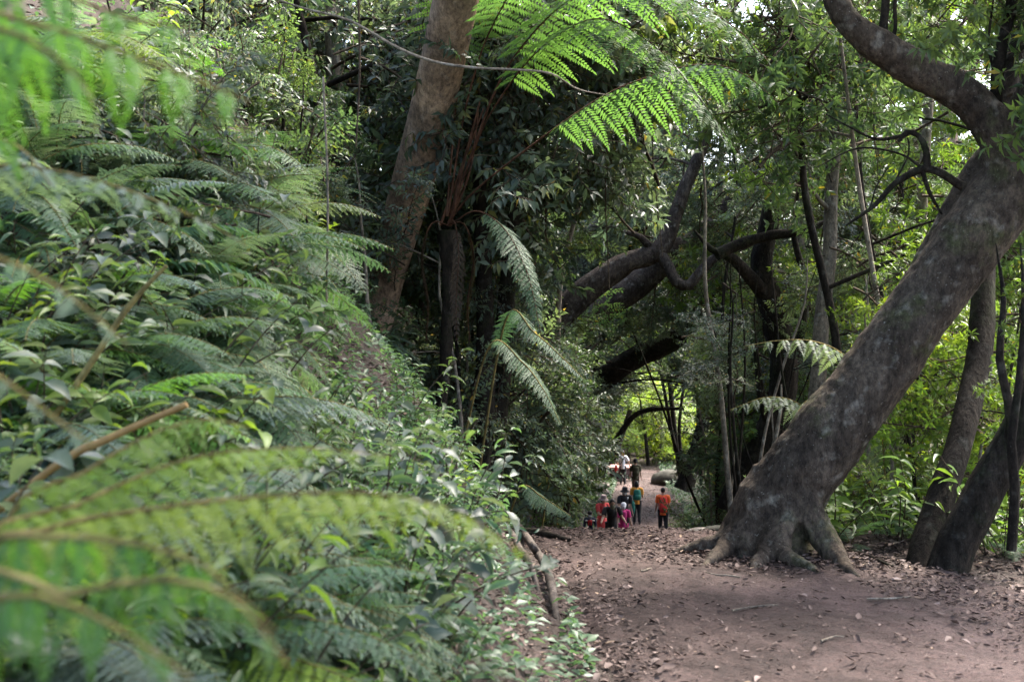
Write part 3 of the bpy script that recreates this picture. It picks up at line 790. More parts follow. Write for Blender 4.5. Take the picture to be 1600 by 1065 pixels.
zone(9, (1330, 1680), (430, 850), (10, 13.5), 'whorl', C_LIME, 5, 'sapling', 'sapling', 'yellow green sapling behind the dark leaning trunks', 'yellow green saplings right of the path', blobs=4, scale=.62, R=.5, r=(.012, .03), col2=C_BRIGHT)
zone(8, (1270, 1700), (420, 800), (15, 24), 'whorl', C_LIME, 6, 'broadleaf_tree', 'tree', 'low bright tree under the leaning trunk', 'low bright trees down the slope', blobs=4, scale=.95, r=(.03, .07), col2=C_BRIGHT)
zone(9, (700, 930), (300, 700), (12, 15.5), 'oval', C_GREY, 7, 'shrub', 'shrub', 'grey green drooping shrub at the outer edge of the bank', 'drooping shrubs on the bank edge', blobs=3, scale=.6, R=.55, r=(.012, .025), col2=C_MID)
zone(13, (840, 935), (560, 810), (14, 40), 'small', C_GREY, 8, 'shrub', 'shrub', 'small leaved bush left of the people', 'bushes along the left path edge', blobs=3, R=.8, r=(.015, .04), col2=C_MID)
zone(12, (1080, 1230), (600, 810), (14, 46), 'small', C_DARK, 8, 'shrub', 'shrub', 'dark bush right of the people', 'bushes along the right path edge', blobs=3, R=.8, r=(.015, .04), col2=C_MID)
zone(8, (300, 620), (100, 420), (10, 12.5), 'oval', C_GREY, 6, 'shrub', 'shrub', 'upright shrub behind the ferns left of the smooth brown trunk', 'shrubs on the upper bank', blobs=2, scale=.6, R=.5, r=(.012, .025), col2=C_MID, hmax=2.2)

zone(14, (120, 620), (120, 420), (6.5, 10.5), 'oval', C_GREY, 4, 'shrub', 'shrub', 'leafy shrub rising through the ferns on the left bank', 'shrubs among the bank ferns', blobs=1, scale=.5, R=.4, r=(.006, .01), col2=C_MID, hmax=1.25)
zone(10, (1085, 1260), (400, 720), (14, 18), 'small', C_GREY, 7, 'shrub', 'shrub', 'fine leaved shrub in front of the dark trunks by the path', 'fine leaved shrubs right of the tunnel', blobs=4, R=.6, r=(.012, .025), scale=.9, col2=C_DARK)
zone(12, (840, 985), (450, 720), (17, 27), 'small', C_GREY, 7, 'shrub', 'shrub', 'fine leaved shrub under the gnarled arching tree', 'fine leaved shrubs left of the tunnel', blobs=4, R=.8, r=(.012, .025), scale=1.1, col2=C_MID)
zone(14, (880, 960), (690, 800), (40, 66), 'small', C_MID, 6, 'shrub', 'shrub', 'low bush on the far bank behind the people', 'bushes on the far left bank', blobs=3, R=.8, r=(.012, .03), scale=1.0, hmax=2.2, col2=C_GREY)
zone(8, (1065, 1130), (690, 800), (40, 66), 'small', C_MID, 6, 'shrub', 'shrub', 'low bush at the right edge of the far path', 'bushes at the right of the far path', blobs=3, R=.8, r=(.012, .03), scale=1.0, hmax=2.0, col2=C_DARK)
# far-off wood on the rising ground: one mass
def far_wood():
    g = Geo()
    src = [(np.concatenate(BGEO[('mass', v)].v), ) for v in range(4)]
    for i in range(330):
        v = i % 4
        G = BGEO[('mass', v)]
        y = random.uniform(98, 124)
        x = random.uniform(-42, 62) * y / 100
        top = 29 if x < -2 else lerp(14, 5, min(1, (x + 2) / 22))
        z = hgt(x, y) + random.uniform(.5, top) * random.random() ** .25
        s = random.uniform(2.6, 4.2)
        R = np.array(Euler((random.uniform(-.8, .8), random.uniform(-.4, .6), random.uniform(0, 6.3))).to_matrix())
        off = np.array((x, y, z))
        n0 = g.n
        for V, F, t, m in zip(G.v, [None] * len(G.v), G.t, G.m): g.v.append((V @ R.T * s + off).astype(np.float32)); g.t.append(t)
        for F, m in zip(G.f, G.m): g.f.append(F + n0); g.m.append(m)
        g.n += G.n
    o = link('distant_wood', g.mesh('distant_wood', [M_LEAF, M_TWIG]), color=C_MID, kind='stuff')
far_wood()

zone(4, (1110, 1230), (330, 690), (38, 58), 'small', C_MID, 10, 'evergreen_tree', 'tree', 'tree added to shade the far path from its right side', 'trees right of the far path', blobs=5, lean=.2)  # trees added to cast shade on the far path
for k, (x, y, lx, ly, r) in enumerate([(9.5, 36, -4, 2, .3), (-1.5, 33, 4, 1, .3)]):  # added trees whose high crowns keep the sun off the far path
    z0 = hgt(x, y) - .1
    tp = [Vector((x + lx * t * t, y + ly * t * t, z0 + 13 * t)) for t in (0, .25, .5, .75, 1)]
    bl = [(Vector((x + lx * u + random.gauss(0, 1), y + ly * u + random.gauss(0, 1.5), z0 + random.uniform(7.5, 13))), 2.0, 11, 'mass', 1.6) for u in (.3, .6, .9, 1.2, 1.4)]
    tree('shade_tree', None, 'tree', tp, [r, r * .85, r * .7, r * .5, r * .2], M_BARK_DARK, bl, C_GREY, 'shade trees added over the far path', phrase='tall tree added to shade the far path', limb_r=.06, frm=.5)
# unseen trees added beside and behind the viewpoint: their crowns shade the near ground
for k, (x, y, lx, ly, r) in enumerate([(-6.0, 3.0, 2.6, .8, .24), (-7.6, 7.5, 2.5, .3, .26), (5.2, -1.2, -2.2, .8, .22), (5.0, 3.4, -2.2, 1.2, .2), (7.4, 8.0, -2.2, .4, .26)]):
    z0 = hgt(x, y) - .1
    tp = [Vector((x + lx * t * t, y + ly * t * t, z0 + (11.5 - z0) * t)) for t in (0, .25, .5, .75, 1)]
    bl = [(Vector((x + lx * u + random.gauss(0, 1.2), y + ly * u + random.gauss(0, 1.2), random.uniform(7.2, 11))), 1.9, 9, 'mass', 1.5) for u in (.5, .8, 1.1, 1.4, 1.7)]
    bl = [(c, R, n, kd, sc) for c, R, n, kd, sc in bl if c.z - R - .8 > CZ + .30 * c.y]
    tree('shade_tree', None, 'tree', tp, [r, r * .85, r * .7, r * .5, r * .2], M_BARK_DARK, bl, C_MID, 'unseen shade trees beside the viewpoint', phrase='unseen tree added beside the viewpoint to shade the near path', limb_r=.06, frm=.5)
# ------------------------------------------------------------------ tree fern and single hero fronds
def hero_frond(root, base, pts, halfw, n, style='lacy', color=C_FERNB, seed=0, pin=16, rr=.012, hang=.3, bare=.25, up=(0, 0, 1), lean=.35, peak=.32, stipe=None, pw=None, pwf=.62):
    g = Geo()
    frond_geo(g, [Vector(p) - base for p in pts], halfw, n, style, hang=hang, bare=bare, rr=rr, seed=seed, pin=pin, up=Vector(up), lean=lean, peak=peak, pw=pw, pwf=pwf)
    return link('frond', g.mesh('frond', [M_FERN, stipe or M_RACHIS]), root, color=jitter(color, .06))
def pl(*q): return [P(*a) for a in q]
cr = P(700, 352, 12)
b0 = Vector((cr.x - .1, cr.y + .1, hgt(cr.x - .1, cr.y + .1) - .1))
tf = thing('tree_fern', 'tree fern with red brown stalks arching long fronds over the path', 'tree fern', b0)
part_tube(tf, 'trunk', b0, [b0, b0.lerp(cr, .6) + Vector((.04, 0, 0)), cr + Vector((0, 0, -.05))], [.06, .06, .085], M_BARK_DARK, 10, .08, .4, 16)
TFR = [
    ([(702, 345, 12), (740, 300, 11.7), (830, 228, 11), (940, 152, 10.2), (1040, 112, 9.6), (1110, 101, 9.2), (1165, 118, 8.9), (1215, 160, 8.7)], .46, 17, .85, .40),
    ([(704, 340, 12), (735, 250, 11.8), (768, 175, 11.4), (840, 80, 10.6), (930, 30, 9.8), (1020, 70, 9.2), (1090, 150, 8.9), (1165, 255, 8.7)], .5, 24, .5, .32),
    ([(706, 338, 12), (742, 225, 11.8), (790, 110, 11.2), (870, 15, 10.4), (960, -30, 9.6), (1060, -10, 9), (1150, 45, 8.6), (1200, 95, 8.4)], .55, 22, .5, .35),
    ([(700, 338, 12), (716, 230, 12), (732, 150, 11.9), (765, 50, 11.4), (830, -50, 10.6), (930, -90, 9.8), (1040, -40, 9)], .55, 20, .4, .4),
    ([(698, 338, 12), (706, 235, 12.1), (715, 140, 12.1), (726, 20, 12), (720, -120, 11.6)], .5, 18, .4, .55),
    ([(704, 350, 12), (745, 330, 11.6), (790, 360, 11.2), (825, 430, 10.9), (845, 520, 10.7)], .2, 22, .4, .3)]
for i, (pp, hw, n, hg, br) in enumerate(TFR):
    hero_frond(tf, b0, pl(*pp), hw, n, color=(.072, .145, .042) if i < 5 else C_FERN, seed=i, hang=hg, bare=br, rr=.012 if i < 5 else .009, stipe=M_STIPE, pin=18)
for k in range(6):
    a = random.uniform(0, 6.3); e = Vector((math.cos(a), math.sin(a), 0))
    hero_frond(tf, b0, [cr, cr + e * .16 + Vector((0, 0, .02)), cr + e * .26 + Vector((0, 0, -.3)), cr + e * .2 + Vector((0, 0, -.75)), cr + e * .22 + Vector((0, 0, -1.15))], .11, 18, color=(.045, .032, .022), seed=40 + k, hang=.6, bare=.2, rr=.007, pin=8, stipe=M_STIPE)
for k in range(4):
    a = random.uniform(0, 6.3)
    q = cr + Vector((math.cos(a) * .08, math.sin(a) * .08, 0))
    part_tube(tf, 'stalk', b0, [q, q + Vector((.10 + .12 * random.random(), random.gauss(0, .1), .55)), q + Vector((.3 + .3 * random.random(), random.gauss(0, .2), 1.15))], [.016, .013, .009], M_STIPE, 6, .1, .2, 20)

def fern_thing(label, base, fronds, cat='fern', **kw):
    b = Vector(base)
    o = thing('fern', label, cat, b)
    for i, (pp, hw, n, extra) in enumerate(fronds):
        a = dict(kw); a.update(extra)
        hero_frond(o, b, pp, hw, n, seed=i + 3, **a)
    return o
# pale fronds reaching left from behind the big trunk
q = P(1390, 740, 12.2); q.z = hgt(q.x, q.y)
fern_thing('pale fern frond reaching left from behind the massive leaning tree', q,
           [([q] + pl((1372, 620, 12), (1320, 556, 11.8), (1270, 533, 11.6), (1215, 532, 11.4), (1162, 541, 11.3)), .34, 15, dict(hang=.95, bare=.3, peak=.3))], color=C_FERNG)
q = P(1300, 770, 13); q.z = hgt(q.x, q.y)
fern_thing('grey green fern below the pale frond, spreading left from the massive trunk', q,
           [([q] + pl((1285, 680, 13), (1250, 632, 12.9), (1200, 620, 12.8), (1140, 640, 12.6)), .36, 16, dict(hang=.7)),
            ([q] + pl((1290, 690, 13), (1280, 640, 12.8), (1262, 625, 12.6), (1235, 660, 12.3)), .3, 14, dict(hang=.6))], color=C_FERNG)
# silhouetted fronds drooping off the bank
for lab, st, pp, hw, col in [
    ('long fern frond hanging off the bank above the dark bushes', (745, 540, 11.5), [(790, 500, 11), (835, 520, 10.7), (880, 560, 10.5), (912, 592, 10.4)], .13, C_FERNG),
    ('drooping fern frond with its tip beside the dark tunnel', (720, 570, 11), [(765, 540, 10.6), (815, 565, 10.3), (850, 610, 10.1), (876, 662, 10)], .15, C_FERN),
    ('low fern at the foot of the bank pointing at the path', (790, 790, 11.2), [(815, 760, 10.9), (845, 775, 10.7), (872, 792, 10.6), (892, 806, 10.5)], .16, C_FERN),
    ('pale fern frond hanging beside the bush left of the people', (840, 730, 16), [(868, 700, 15.6), (890, 712, 15.4), (910, 740, 15.2), (920, 765, 15.2)], .25, C_FERNG)]:
    b = P(*st); b.z = min(b.z, hgt(b.x, b.y) + .1)
    q2 = [p + Vector((-.12 - .05 * i, -.25 - .08 * i, .22 - .02 * i)) for i, p in enumerate(pl(*pp))]
    fern_thing(lab, b, [([b] + pl(*pp), hw, 34, {})], color=C_FERN, hang=.4, bare=.5)
# blurred fronds close to the camera on the left
def near(lab, foot, fr, color): fern_thing(lab, foot, fr, color=color, rr=.006)
def fz(x, y): return Vector((x, y, hgt(x, y)))
NT = dict(hang=1.2, peak=.3, pin=20, pwf=.45, lean=.3)
near('blurred bright fern frond hanging across the top left corner', fz(-1.15, 1.5),
     [([fz(-1.15, 1.5)] + pl((-150, 200, 1.55), (-60, 30, 1.5), (60, 40, 1.5), (160, 72, 1.5), (270, 112, 1.55), (390, 160, 1.6)), .21, 15, dict(bare=.42, **NT)),
      ([fz(-1.15, 1.5)] + pl((-160, 180, 1.4), (-60, 50, 1.35), (40, 60, 1.3), (120, 120, 1.3), (150, 170, 1.3)), .14, 12, dict(bare=.4, **NT)),
      ([fz(-1.15, 1.5)] + pl((-150, 120, 1.7), (-40, -20, 1.7), (90, -10, 1.7), (200, 30, 1.75), (300, 45, 1.8)), .15, 14, dict(bare=.4, **NT))], (.078, .18, .034))
near('blurred pale fern frond sloping down the middle of the left edge', fz(-1.5, 2.3),
     [([fz(-1.5, 2.3)] + pl((-120, 330, 2.4), (-20, 262, 2.4), (100, 270, 2.4), (220, 305, 2.4), (330, 352, 2.45), (385, 385, 2.5)), .17, 17, dict(hang=.35, bare=.3, pin=14)),
      ([fz(-1.5, 2.3)] + pl((-130, 300, 2.3), (-40, 220, 2.3), (30, 230, 2.3), (80, 290, 2.2)), .14, 12, dict(hang=.5, bare=.3, pin=14))], C_FERNG)
near('dark blurred fern frond low at the left edge above the broken twig', fz(-1.0, 1.5),
     [([fz(-1.0, 1.5)] + pl((-140, 480, 1.5), (-60, 400, 1.5), (40, 420, 1.5), (130, 480, 1.5), (200, 540, 1.5)), .10, 14, dict(hang=.3, bare=.35, pin=12)),
      ([fz(-1.0, 1.5)] + pl((-150, 620, 1.5), (-80, 560, 1.5), (0, 590, 1.5), (80, 650, 1.5), (150, 700, 1.5)), .095, 14, dict(hang=.3, bare=.35, pin=12))], C_FERN)
NK = dict(hang=1.5, peak=.4, pin=20, pwf=.42, lean=.25)
near('large blurred fern frond filling the bottom left corner', fz(-.85, 1.2),
     [([fz(-.85, 1.2)] + pl((-160, 940, 1.3), (-40, 850, 1.28), (90, 838, 1.25), (210, 850, 1.22), (320, 885, 1.2), (430, 985, 1.2)), .125, 13, dict(bare=.30, **NK)),
      ([fz(-.85, 1.2)] + pl((-160, 1010, 1.1), (-60, 950, 1.1), (60, 930, 1.1), (180, 980, 1.1), (300, 1060, 1.1)), .11, 12, dict(bare=.28, **NK)),
      ([fz(-.85, 1.2)] + pl((-100, 990, 1.25), (100, 930, 1.2), (260, 905, 1.15), (370, 940, 1.15), (450, 1040, 1.15)), .115, 12, dict(bare=.4, **NK))], (.060, .135, .030))
near('blurred yellow green fern frond stretching right across the lower left', fz(-.95, 1.6),
     [([fz(-.95, 1.6)] + pl((-100, 930, 1.7), (60, 830, 1.75), (220, 798, 1.8), (380, 778, 1.85), (560, 770, 1.9), (700, 792, 1.95), (830, 870, 2.0)), .15, 20, dict(hang=.5, bare=.32, pin=14)),
      ([fz(-.95, 1.6)] + pl((-60, 900, 1.8), (120, 790, 1.9), (300, 715, 2.0), (470, 700, 2.1), (610, 712, 2.15)), .13, 16, dict(hang=.4, bare=.45, pin=14)),
      ([fz(-.95, 1.6)] + pl((-20, 860, 1.9), (130, 740, 2.0), (250, 672, 2.1), (330, 655, 2.15), (390, 668, 2.2)), .13, 13, dict(hang=.5, bare=.5, pin=12))], C_LIME)

# ------------------------------------------------------------------ ferns and leafy plants all over the left bank
def bank_zone(px, py):
    if py < 270: return 'near the top of the left bank' if px < 300 else 'under the dark thicket trees'
    if px > 640: return 'on the outer bank beside the tunnel' if py < 640 else 'low on the outer bank'
    if py < 480: return 'above the middle of the left edge' if px < 280 else 'left of the smooth brown trunk'
    if py < 680: return 'behind the broken twig' if px < 320 else 'below the smooth brown trunk'
    if py < 860: return 'below the broken twig' if px < 400 else 'in the middle of the lower bank'
    return 'in the bottom left corner' if px < 430 else 'at the bottom edge'
def sample_bank(n, mind, box=(0, 60, 930, 1065), dmax=24, dmin=2.3, tries=9000, reach=.3):
    out, pp = [], []
    for _ in range(tries):
        if len(out) >= n: break
        px, py = random.uniform(box[0] - 30, box[2]), random.uniform(box[1], box[3] + 60)
        if any((px - a) ** 2 + (py - b) ** 2 < mind * mind for a, b in pp): continue
        g = ray_ground(px, py, 1.6, dmax)
        if g is None or g.y < dmin or g.x > xl(g.y) - .12: continue
        if hides(g + Vector((.1, 0, .35)), reach): continue
        out.append(g); pp.append((px, py))
    return out
LOOK = {'lacy': 'lacy spreading fern', 'ladder': 'narrow ladder leaved fern', 'comb': 'comb toothed fern'}
for g in sample_bank(320, 28, reach=.12):
    px, py = scr(g)
    if px > 300 and py < 230: continue
    style = random.choices(['lacy', 'ladder', 'comb'], [.72, .13, .15])[0]
    col = random.choices([C_FERN, C_FERNG, C_FERNB, C_LIME], [.42, .44, .1, .04])[0]
    o = thing('fern', None, 'fern', g - Vector((0, 0, .03)), 'ferns on the left bank')
    ranked(o, LOOK[style] + ' ' + bank_zone(px, py), g)
    base_az = math.atan2(-.45, 1.0)
    sz = random.uniform(.45, 1.1) * (0.72 + min(.45, g.y / 26))
    sz = min(sz, .15 + .5 * (xl(g.y) - g.x))       # short where the bank meets the path
    if hides(g + Vector((.2, -.05, .45)), .6): sz *= .38
    if random.random() < .02: col, sz = (.07, .052, .036), sz * .6
    for k in range(random.randint(5, 7)):
        az = base_az + random.uniform(-1.5, 1.5)
        link('frond', random.choice(FROND[style]), o, (0, 0, 0), (random.gauss(0, .12), random.uniform(-.25, .35), az), sz * random.uniform(.75, 1.15), jitter(col, .15))
PL = {'broad': ('broad leaved plant', C_GREY), 'lance': ('narrow leaved plant', C_MID), 'herb': ('small leaved herb', C_MID)}
for g in sample_bank(150, 36):
    px, py = scr(g)
    kind = random.choices(['broad', 'lance', 'herb'], [.22, .45, .33])[0] if py < 800 else random.choices(['broad', 'lance', 'herb'], [.15, .3, .55])[0]
    nm, col = PL[kind]
    o = thing('leafy_plant', None, 'plant', g - Vector((0, 0, .02)), 'leafy plants on the left bank')
    ranked(o, nm + ' ' + bank_zone(px, py), g)
    if random.random() < .1: col = C_LIME
    for k in range(random.randint(3, 5)):
        a = random.uniform(0, 6.3)
        link('leafy_stem', random.choice(STEM[kind]), o, (math.cos(a) * .1, math.sin(a) * .1, 0), (random.gauss(0, .25), random.gauss(.15, .25), random.uniform(-1.8, .9)), random.uniform(.55, 1.05), jitter(col, .2))
for g in sample_bank(70, 13, (530, 450, 700, 700), 14, 5, reach=.0):
    o = thing('leafy_plant', None, 'plant', g - Vector((0, 0, .02)), 'small herbs below the smooth brown trunk')
    ranked(o, 'small herb on the slope below the smooth brown trunk', g)
    for k in range(4): link('leafy_stem', random.choice(STEM['herb']), o, (random.gauss(0, .08), random.gauss(0, .08), 0), (random.gauss(0, .3), random.gauss(.1, .3), random.uniform(0, 6.3)), random.uniform(.5, .85), jitter(C_FERN, .2))
# dense low growth at the foot of the bank by the path, and right of the path
for g in sample_bank(120, 17, (560, 800, 935, 1065), 10, 4.2):
    o = thing('leafy_plant', None, 'plant', g - Vector((0, 0, .02)), 'low herbs along the path edge')
    ranked(o, 'low herb fringing the path ' + ('near the curved roots' if scr(g)[1] < 900 else 'at the bottom edge' if scr(g)[1] > 1000 else 'beside the bare earth'), g)
    for k in range(3):
        a = random.uniform(0, 6.3)
        link('leafy_stem', random.choice(STEM['herb'] if random.random() < .65 else STEM['lance']), o, (math.cos(a) * .08, math.sin(a) * .08, 0), (random.gauss(0, .3), random.gauss(.1, .3), random.uniform(0, 6.3)), random.uniform(.5, .9) * min(1, .45 + 1.2 * (xl(g.y) - g.x)), jitter(C_FERN, .2))
for i in range(125):
    y = random.uniform(8.1, 13)
    x = xr(y) + random.uniform(.0, 2.6) ** 1.0
    if y < 9: x = max(x, 2.95)
    g = Vector((x, y, surf(x, y) - .02))
    if scr(g)[0] > 1720 or (Vector((x, y)) - Vector((1.98, 9.35))).length < .75: continue
    if hides(g + Vector((0, 0, .3)), .35): continue
    fern = random.random() < .4
    o = thing('fern' if fern else 'leafy_plant', None, 'fern' if fern else 'plant', g, 'undergrowth right of the path')
    ranked(o, ('dark fern' if fern else 'leafy plant') + ' in the undergrowth right of the massive tree', g)
    for k in range(5 if fern else 4):
        a = random.uniform(0, 6.3)
        if fern: link('frond', random.choice(FROND['lacy']), o, (0, 0, 0), (0, random.uniform(-.2, .3), a), random.uniform(.35, .6), jitter(C_FERN, .15))
        else: link('leafy_stem', random.choice(STEM['lance'] + STEM['broad']), o, (math.cos(a) * .1, math.sin(a) * .1, 0), (random.gauss(0, .25), random.gauss(0, .25), a), random.uniform(.7, 1.3), jitter(C_BRIGHT if random.random() < .5 else C_MID, .2))

# ground cover: nobody could count these
def ground_cover():
    g = Geo()
    pos, di, no, ln, ti = [], [], [], [], []
    for i in range(26000):
        y = 1.6 + 18 * random.random() ** 1.3
        x = xl(y) - .05 - 4.6 * random.random() ** 1.4 * min(1, .4 + y / 10)
        if noise.noise(Vector((x * 1.6, y * 1.6, 0))) < -.22: continue
        z = hgt(x, y) + random.uniform(0, .16)
        if 5 < y < 11 and x > -.6 and hides(Vector((x, y, z)), .03): continue
        pos.append((x, y, z)); a = random.uniform(0, 6.3)
        di.append((math.cos(a), math.sin(a), random.uniform(-.5, .5))); no.append((random.gauss(.3, .3), random.gauss(-.1, .3), 1)); ln.append(random.uniform(.035, .095)); ti.append(min(.9, max(0, random.gauss(.45, .18))))
    for i in range(30000):       # creeping leaves on the banks of the far path
        y = 13 + 56 * random.random() ** .8
        x = xl(y) + .1 - 5 * random.random() ** 1.6 if random.random() < .6 else xr(y) - .1 + 4 * random.random() ** 1.6
        pos.append((x, y, hgt(x, y) + random.uniform(0, .3))); a = random.uniform(0, 6.3)
        di.append((math.cos(a), math.sin(a), random.uniform(-.7, .5))); no.append((random.gauss(0, .4), random.gauss(-.3, .4), 1)); ln.append(random.uniform(.07, .17)); ti.append(min(.9, max(0, random.gauss(.42, .18))))
    ln = np.array(ln)
    place_leaves(g, LEAF4, pos, di, no, ln, ln * .5, ti)
    link('ground_cover', g.mesh('ground_cover', M_LEAF), color=C_FERN, kind='stuff')
ground_cover()

# ------------------------------------------------------------------ litter, roots, twigs, stones
CURL = (np.array([(0, 0, 0), (.3, .5, .14), (.3, -.5, .14), (.5, 0, .02), (.75, .32, .18), (.75, -.32, .10), (1, .05, .16)]), np.array([(0, 3, 1), (0, 2, 3), (3, 4, 1), (3, 2, 5), (3, 6, 4), (3, 5, 6)]))
def litter_density(x, y):
    l, r = xl(y), xr(y)
    if x < l + .05: return .75
    if x > r: return .9
    u = (x - l) / (r - l)
    crest = sstep(9.2, 10.4, y)
    edge = max(sstep(.55, .95, u), sstep(.22, .02, u) * .8)
    return max(.10, crest * .85, edge) * (.45 + .9 * max(0, nz(x * 1.4, y * 1.4, 4) + .35))
def leaf_litter():
    g = Geo()
    pos, di, no, ln, wd, ti = [], [], [], [], [], []
    def put(x, y, s=1.0):
        pos.append((x, y, surf(x, y) + random.uniform(.002, .012))); a = random.uniform(0, 6.3)
        di.append((math.cos(a), math.sin(a), random.gauss(.06, .12))); no.append((random.gauss(0, .3), random.gauss(0, .3), 1)); L = random.uniform(.018, .058) * s
        ln.append(L); wd.append(L * random.uniform(.3, .55)); ti.append(min(.97, max(0, random.gauss(.5, .24))))
    n = 0
    while n < 26000:
        y = 4.6 + 8.4 * random.random(); x = random.uniform(-.8, 4.6)
        if random.random() < litter_density(x, y): put(x, y); n += 1
    for i in range(1500):      # drift against the roots
        a = random.uniform(PI * .9, PI * 2.15); rr = random.uniform(.42, 1.2)
        x, y = 1.98 + math.cos(a) * rr, 9.35 + math.sin(a) * rr * .8
        put(x, y); pos[-1] = (x, y, pos[-1][2] + random.uniform(0, .035) * (1.3 - rr))
    for i in range(14000):
        y = 13 + 55 * random.random() ** .7; x = random.uniform(xl(y) - 1.5, xr(y) + 1.8); put(x, y, 1.5)
    for i in range(9000):
        y = random.uniform(1.2, 9); x = xl(y) - random.uniform(0, 3.6); put(x, y, 1.1)
    place_leaves(g, CURL, pos, di, no, np.array(ln), np.array(wd), ti)
    pos, di, no, ln, wd, ti = [], [], [], [], [], []
    for i in range(36000):        # crumbs of leaf and bark
        y = 4.8 + 6.2 * random.random() ** 1.2; x = random.uniform(xl(y) - .2, 4.2)
        if random.random() > .25 + litter_density(x, y): continue
        pos.append((x, y, surf(x, y) + .002)); a = random.uniform(0, 6.3)
        di.append((math.cos(a), math.sin(a), random.gauss(0, .25))); no.append((random.gauss(0, .4), random.gauss(0, .4), 1)); L = random.uniform(.007, .022); ln.append(L); wd.append(L * random.uniform(.3, .7)); ti.append(min(.95, max(0, random.gauss(.42, .25))))
    place_leaves(g, LEAF2, pos, di, no, np.array(ln), np.array(wd), ti)
    link('leaf_litter', g.mesh('leaf_litter', M_LITTER), kind='stuff')
leaf_litter()
FALL = []
for v in range(6):
    g = Geo()
    place_leaves(g, CURL if v % 2 else LEAF16, [(-.5, 0, 0)], [(1, 0, 0)], [(0, 0, 1)], [1.0], [random.uniform(.36, .6)], [[.62, .8, .9, .5, .95, .7][v]])
    FALL.append(g.mesh('fallen_leaf', M_LITTER))
TONE = ['tan', 'pale', 'pale buff', 'brown', 'bleached', 'tan']
n = 0
while n < 130:
    y = 5.4 + 4.6 * random.random() ** 1.3; x = random.uniform(.2, 3.6)
    px, py = scr((x, y, 0))
    if px > 1610 or py > 1075 or random.random() > litter_density(x, y) + .12: continue
    v = random.randrange(6)
    o = thing('fallen_leaf', None, 'fallen leaf', (x, y, surf(x, y) + .012), 'fallen leaves on the path', FALL[v], (random.gauss(0, .18), random.gauss(0, .18), random.uniform(0, 6.3)), random.uniform(.045, .085))
    where = 'at the bottom edge of the path' if py > 1000 else ('on the bare middle of the path' if px < 1300 else 'among the litter right of the path') if py > 890 else 'near the roots of the massive tree'
    ranked(o, TONE[v] + ' dry leaf ' + where, (x, y, 0)); n += 1

def ground_line(pix, lift):
    out = []
    for px, py in pix:
        g = ray_ground(px, py, 3, 30)
        out.append(Vector((g.x, g.y, surf(g.x, g.y) + lift)))
    return out
def lying(name, label, cat, pts, rad, mat, rough=.15, seg=8):
    b = pts[0].copy()
    g = Geo(); tube(g, [p - b for p in pts], rad, seg, .06, rough=rough, freq=9)
    return thing(name, label, cat, b, None, g.mesh(name, mat))
rp_ = ground_line([(796, 806), (806, 826), (822, 858), (842, 890), (857, 922), (866, 958), (872, 985)], .10)
rp_[0].z -= .16; rp_[-1].z -= .17; rp_[-2].z -= .05
lying('tree_root', 'long curved grey root running down the left edge of the path', 'root', rp_, [.02, .025, .029, .031, .031, .026, .014], M_ROOT, .22)
rp_ = ground_line([(784, 822), (796, 850), (814, 885), (830, 910), (846, 938)], .09)
rp_[0].z -= .14; rp_[-1].z -= .14
lying('tree_root', 'shorter grey root curving just left of the long one', 'root', rp_, [.014, .022, .025, .022, .012], M_ROOT, .22)
lying('tree_root', 'brown root lying across the crest of the path near the bank', 'root', ground_line([(800, 832), (850, 842), (890, 853)], .02), [.03, .035, .015], M_BARK_DARK)
lying('tree_root', 'thin root crossing the litter right of the massive tree', 'root', ground_line([(1300, 862), (1345, 872), (1395, 892)], .015), [.02, .018, .008], M_BARK_DARK)
p = pl((95, 722, 3.3), (150, 694, 3.3), (225, 660, 3.3), (292, 632, 3.3))
q = p[0] + Vector((-.35, .1, -.25))
lying('broken_twig', 'yellow brown broken twig sticking up among the ferns on the left', 'twig', [q] + p, [.011, .011, .011, .01, .01], simple('dry_yellow_stem', (.24, .14, .045), .6, .3, 20))
p = pl((-20, 800, 4.2), (120, 600, 4.2), (200, 480, 4.2), (260, 415, 4.2))
lying('bare_stem', 'thin olive stem rising diagonally through the ferns on the left', 'stem', p, [.014, .012, .010, .007], M_RACHIS)
lying('vine', 'thin pale vine sagging across the smooth brown trunk', 'vine', pl((380, -20, 8), (470, 12, 8), (545, 32, 8), (622, 75, 8), (680, 97, 8), (740, 106, 8), (800, 109, 8), (860, 115, 8), (905, 140, 8.3), (960, 150, 9)), [.006, .007, .008, .009, .009, .009, .008, .007, .005, .003], M_BARK_PALE)
for i, (a, b_, c, lab) in enumerate([((505, 120), (512, 300), (510, 470), 'hanging grey vine left of the smooth brown trunk'), ((1040, 60), (1020, 220), (1035, 400), 'thread thin vine hanging in front of the gnarled tree'), ((560, -10), (562, 110), (556, 230), 'dark hanging vine under the pale sagging vine'), ((950, 170), (946, 300), (952, 450), 'thin dark vine hanging left of the tunnel')]):
    D = [7.5, 15, 9, 14][i]
    lying('vine', lab, 'vine', [P(*a, D), P(*b_, D), P(*c, D)], [.007, .007, .006] if i == 0 else [.008, .008, .006], M_BARK_PALE if i == 0 else M_TWIG)
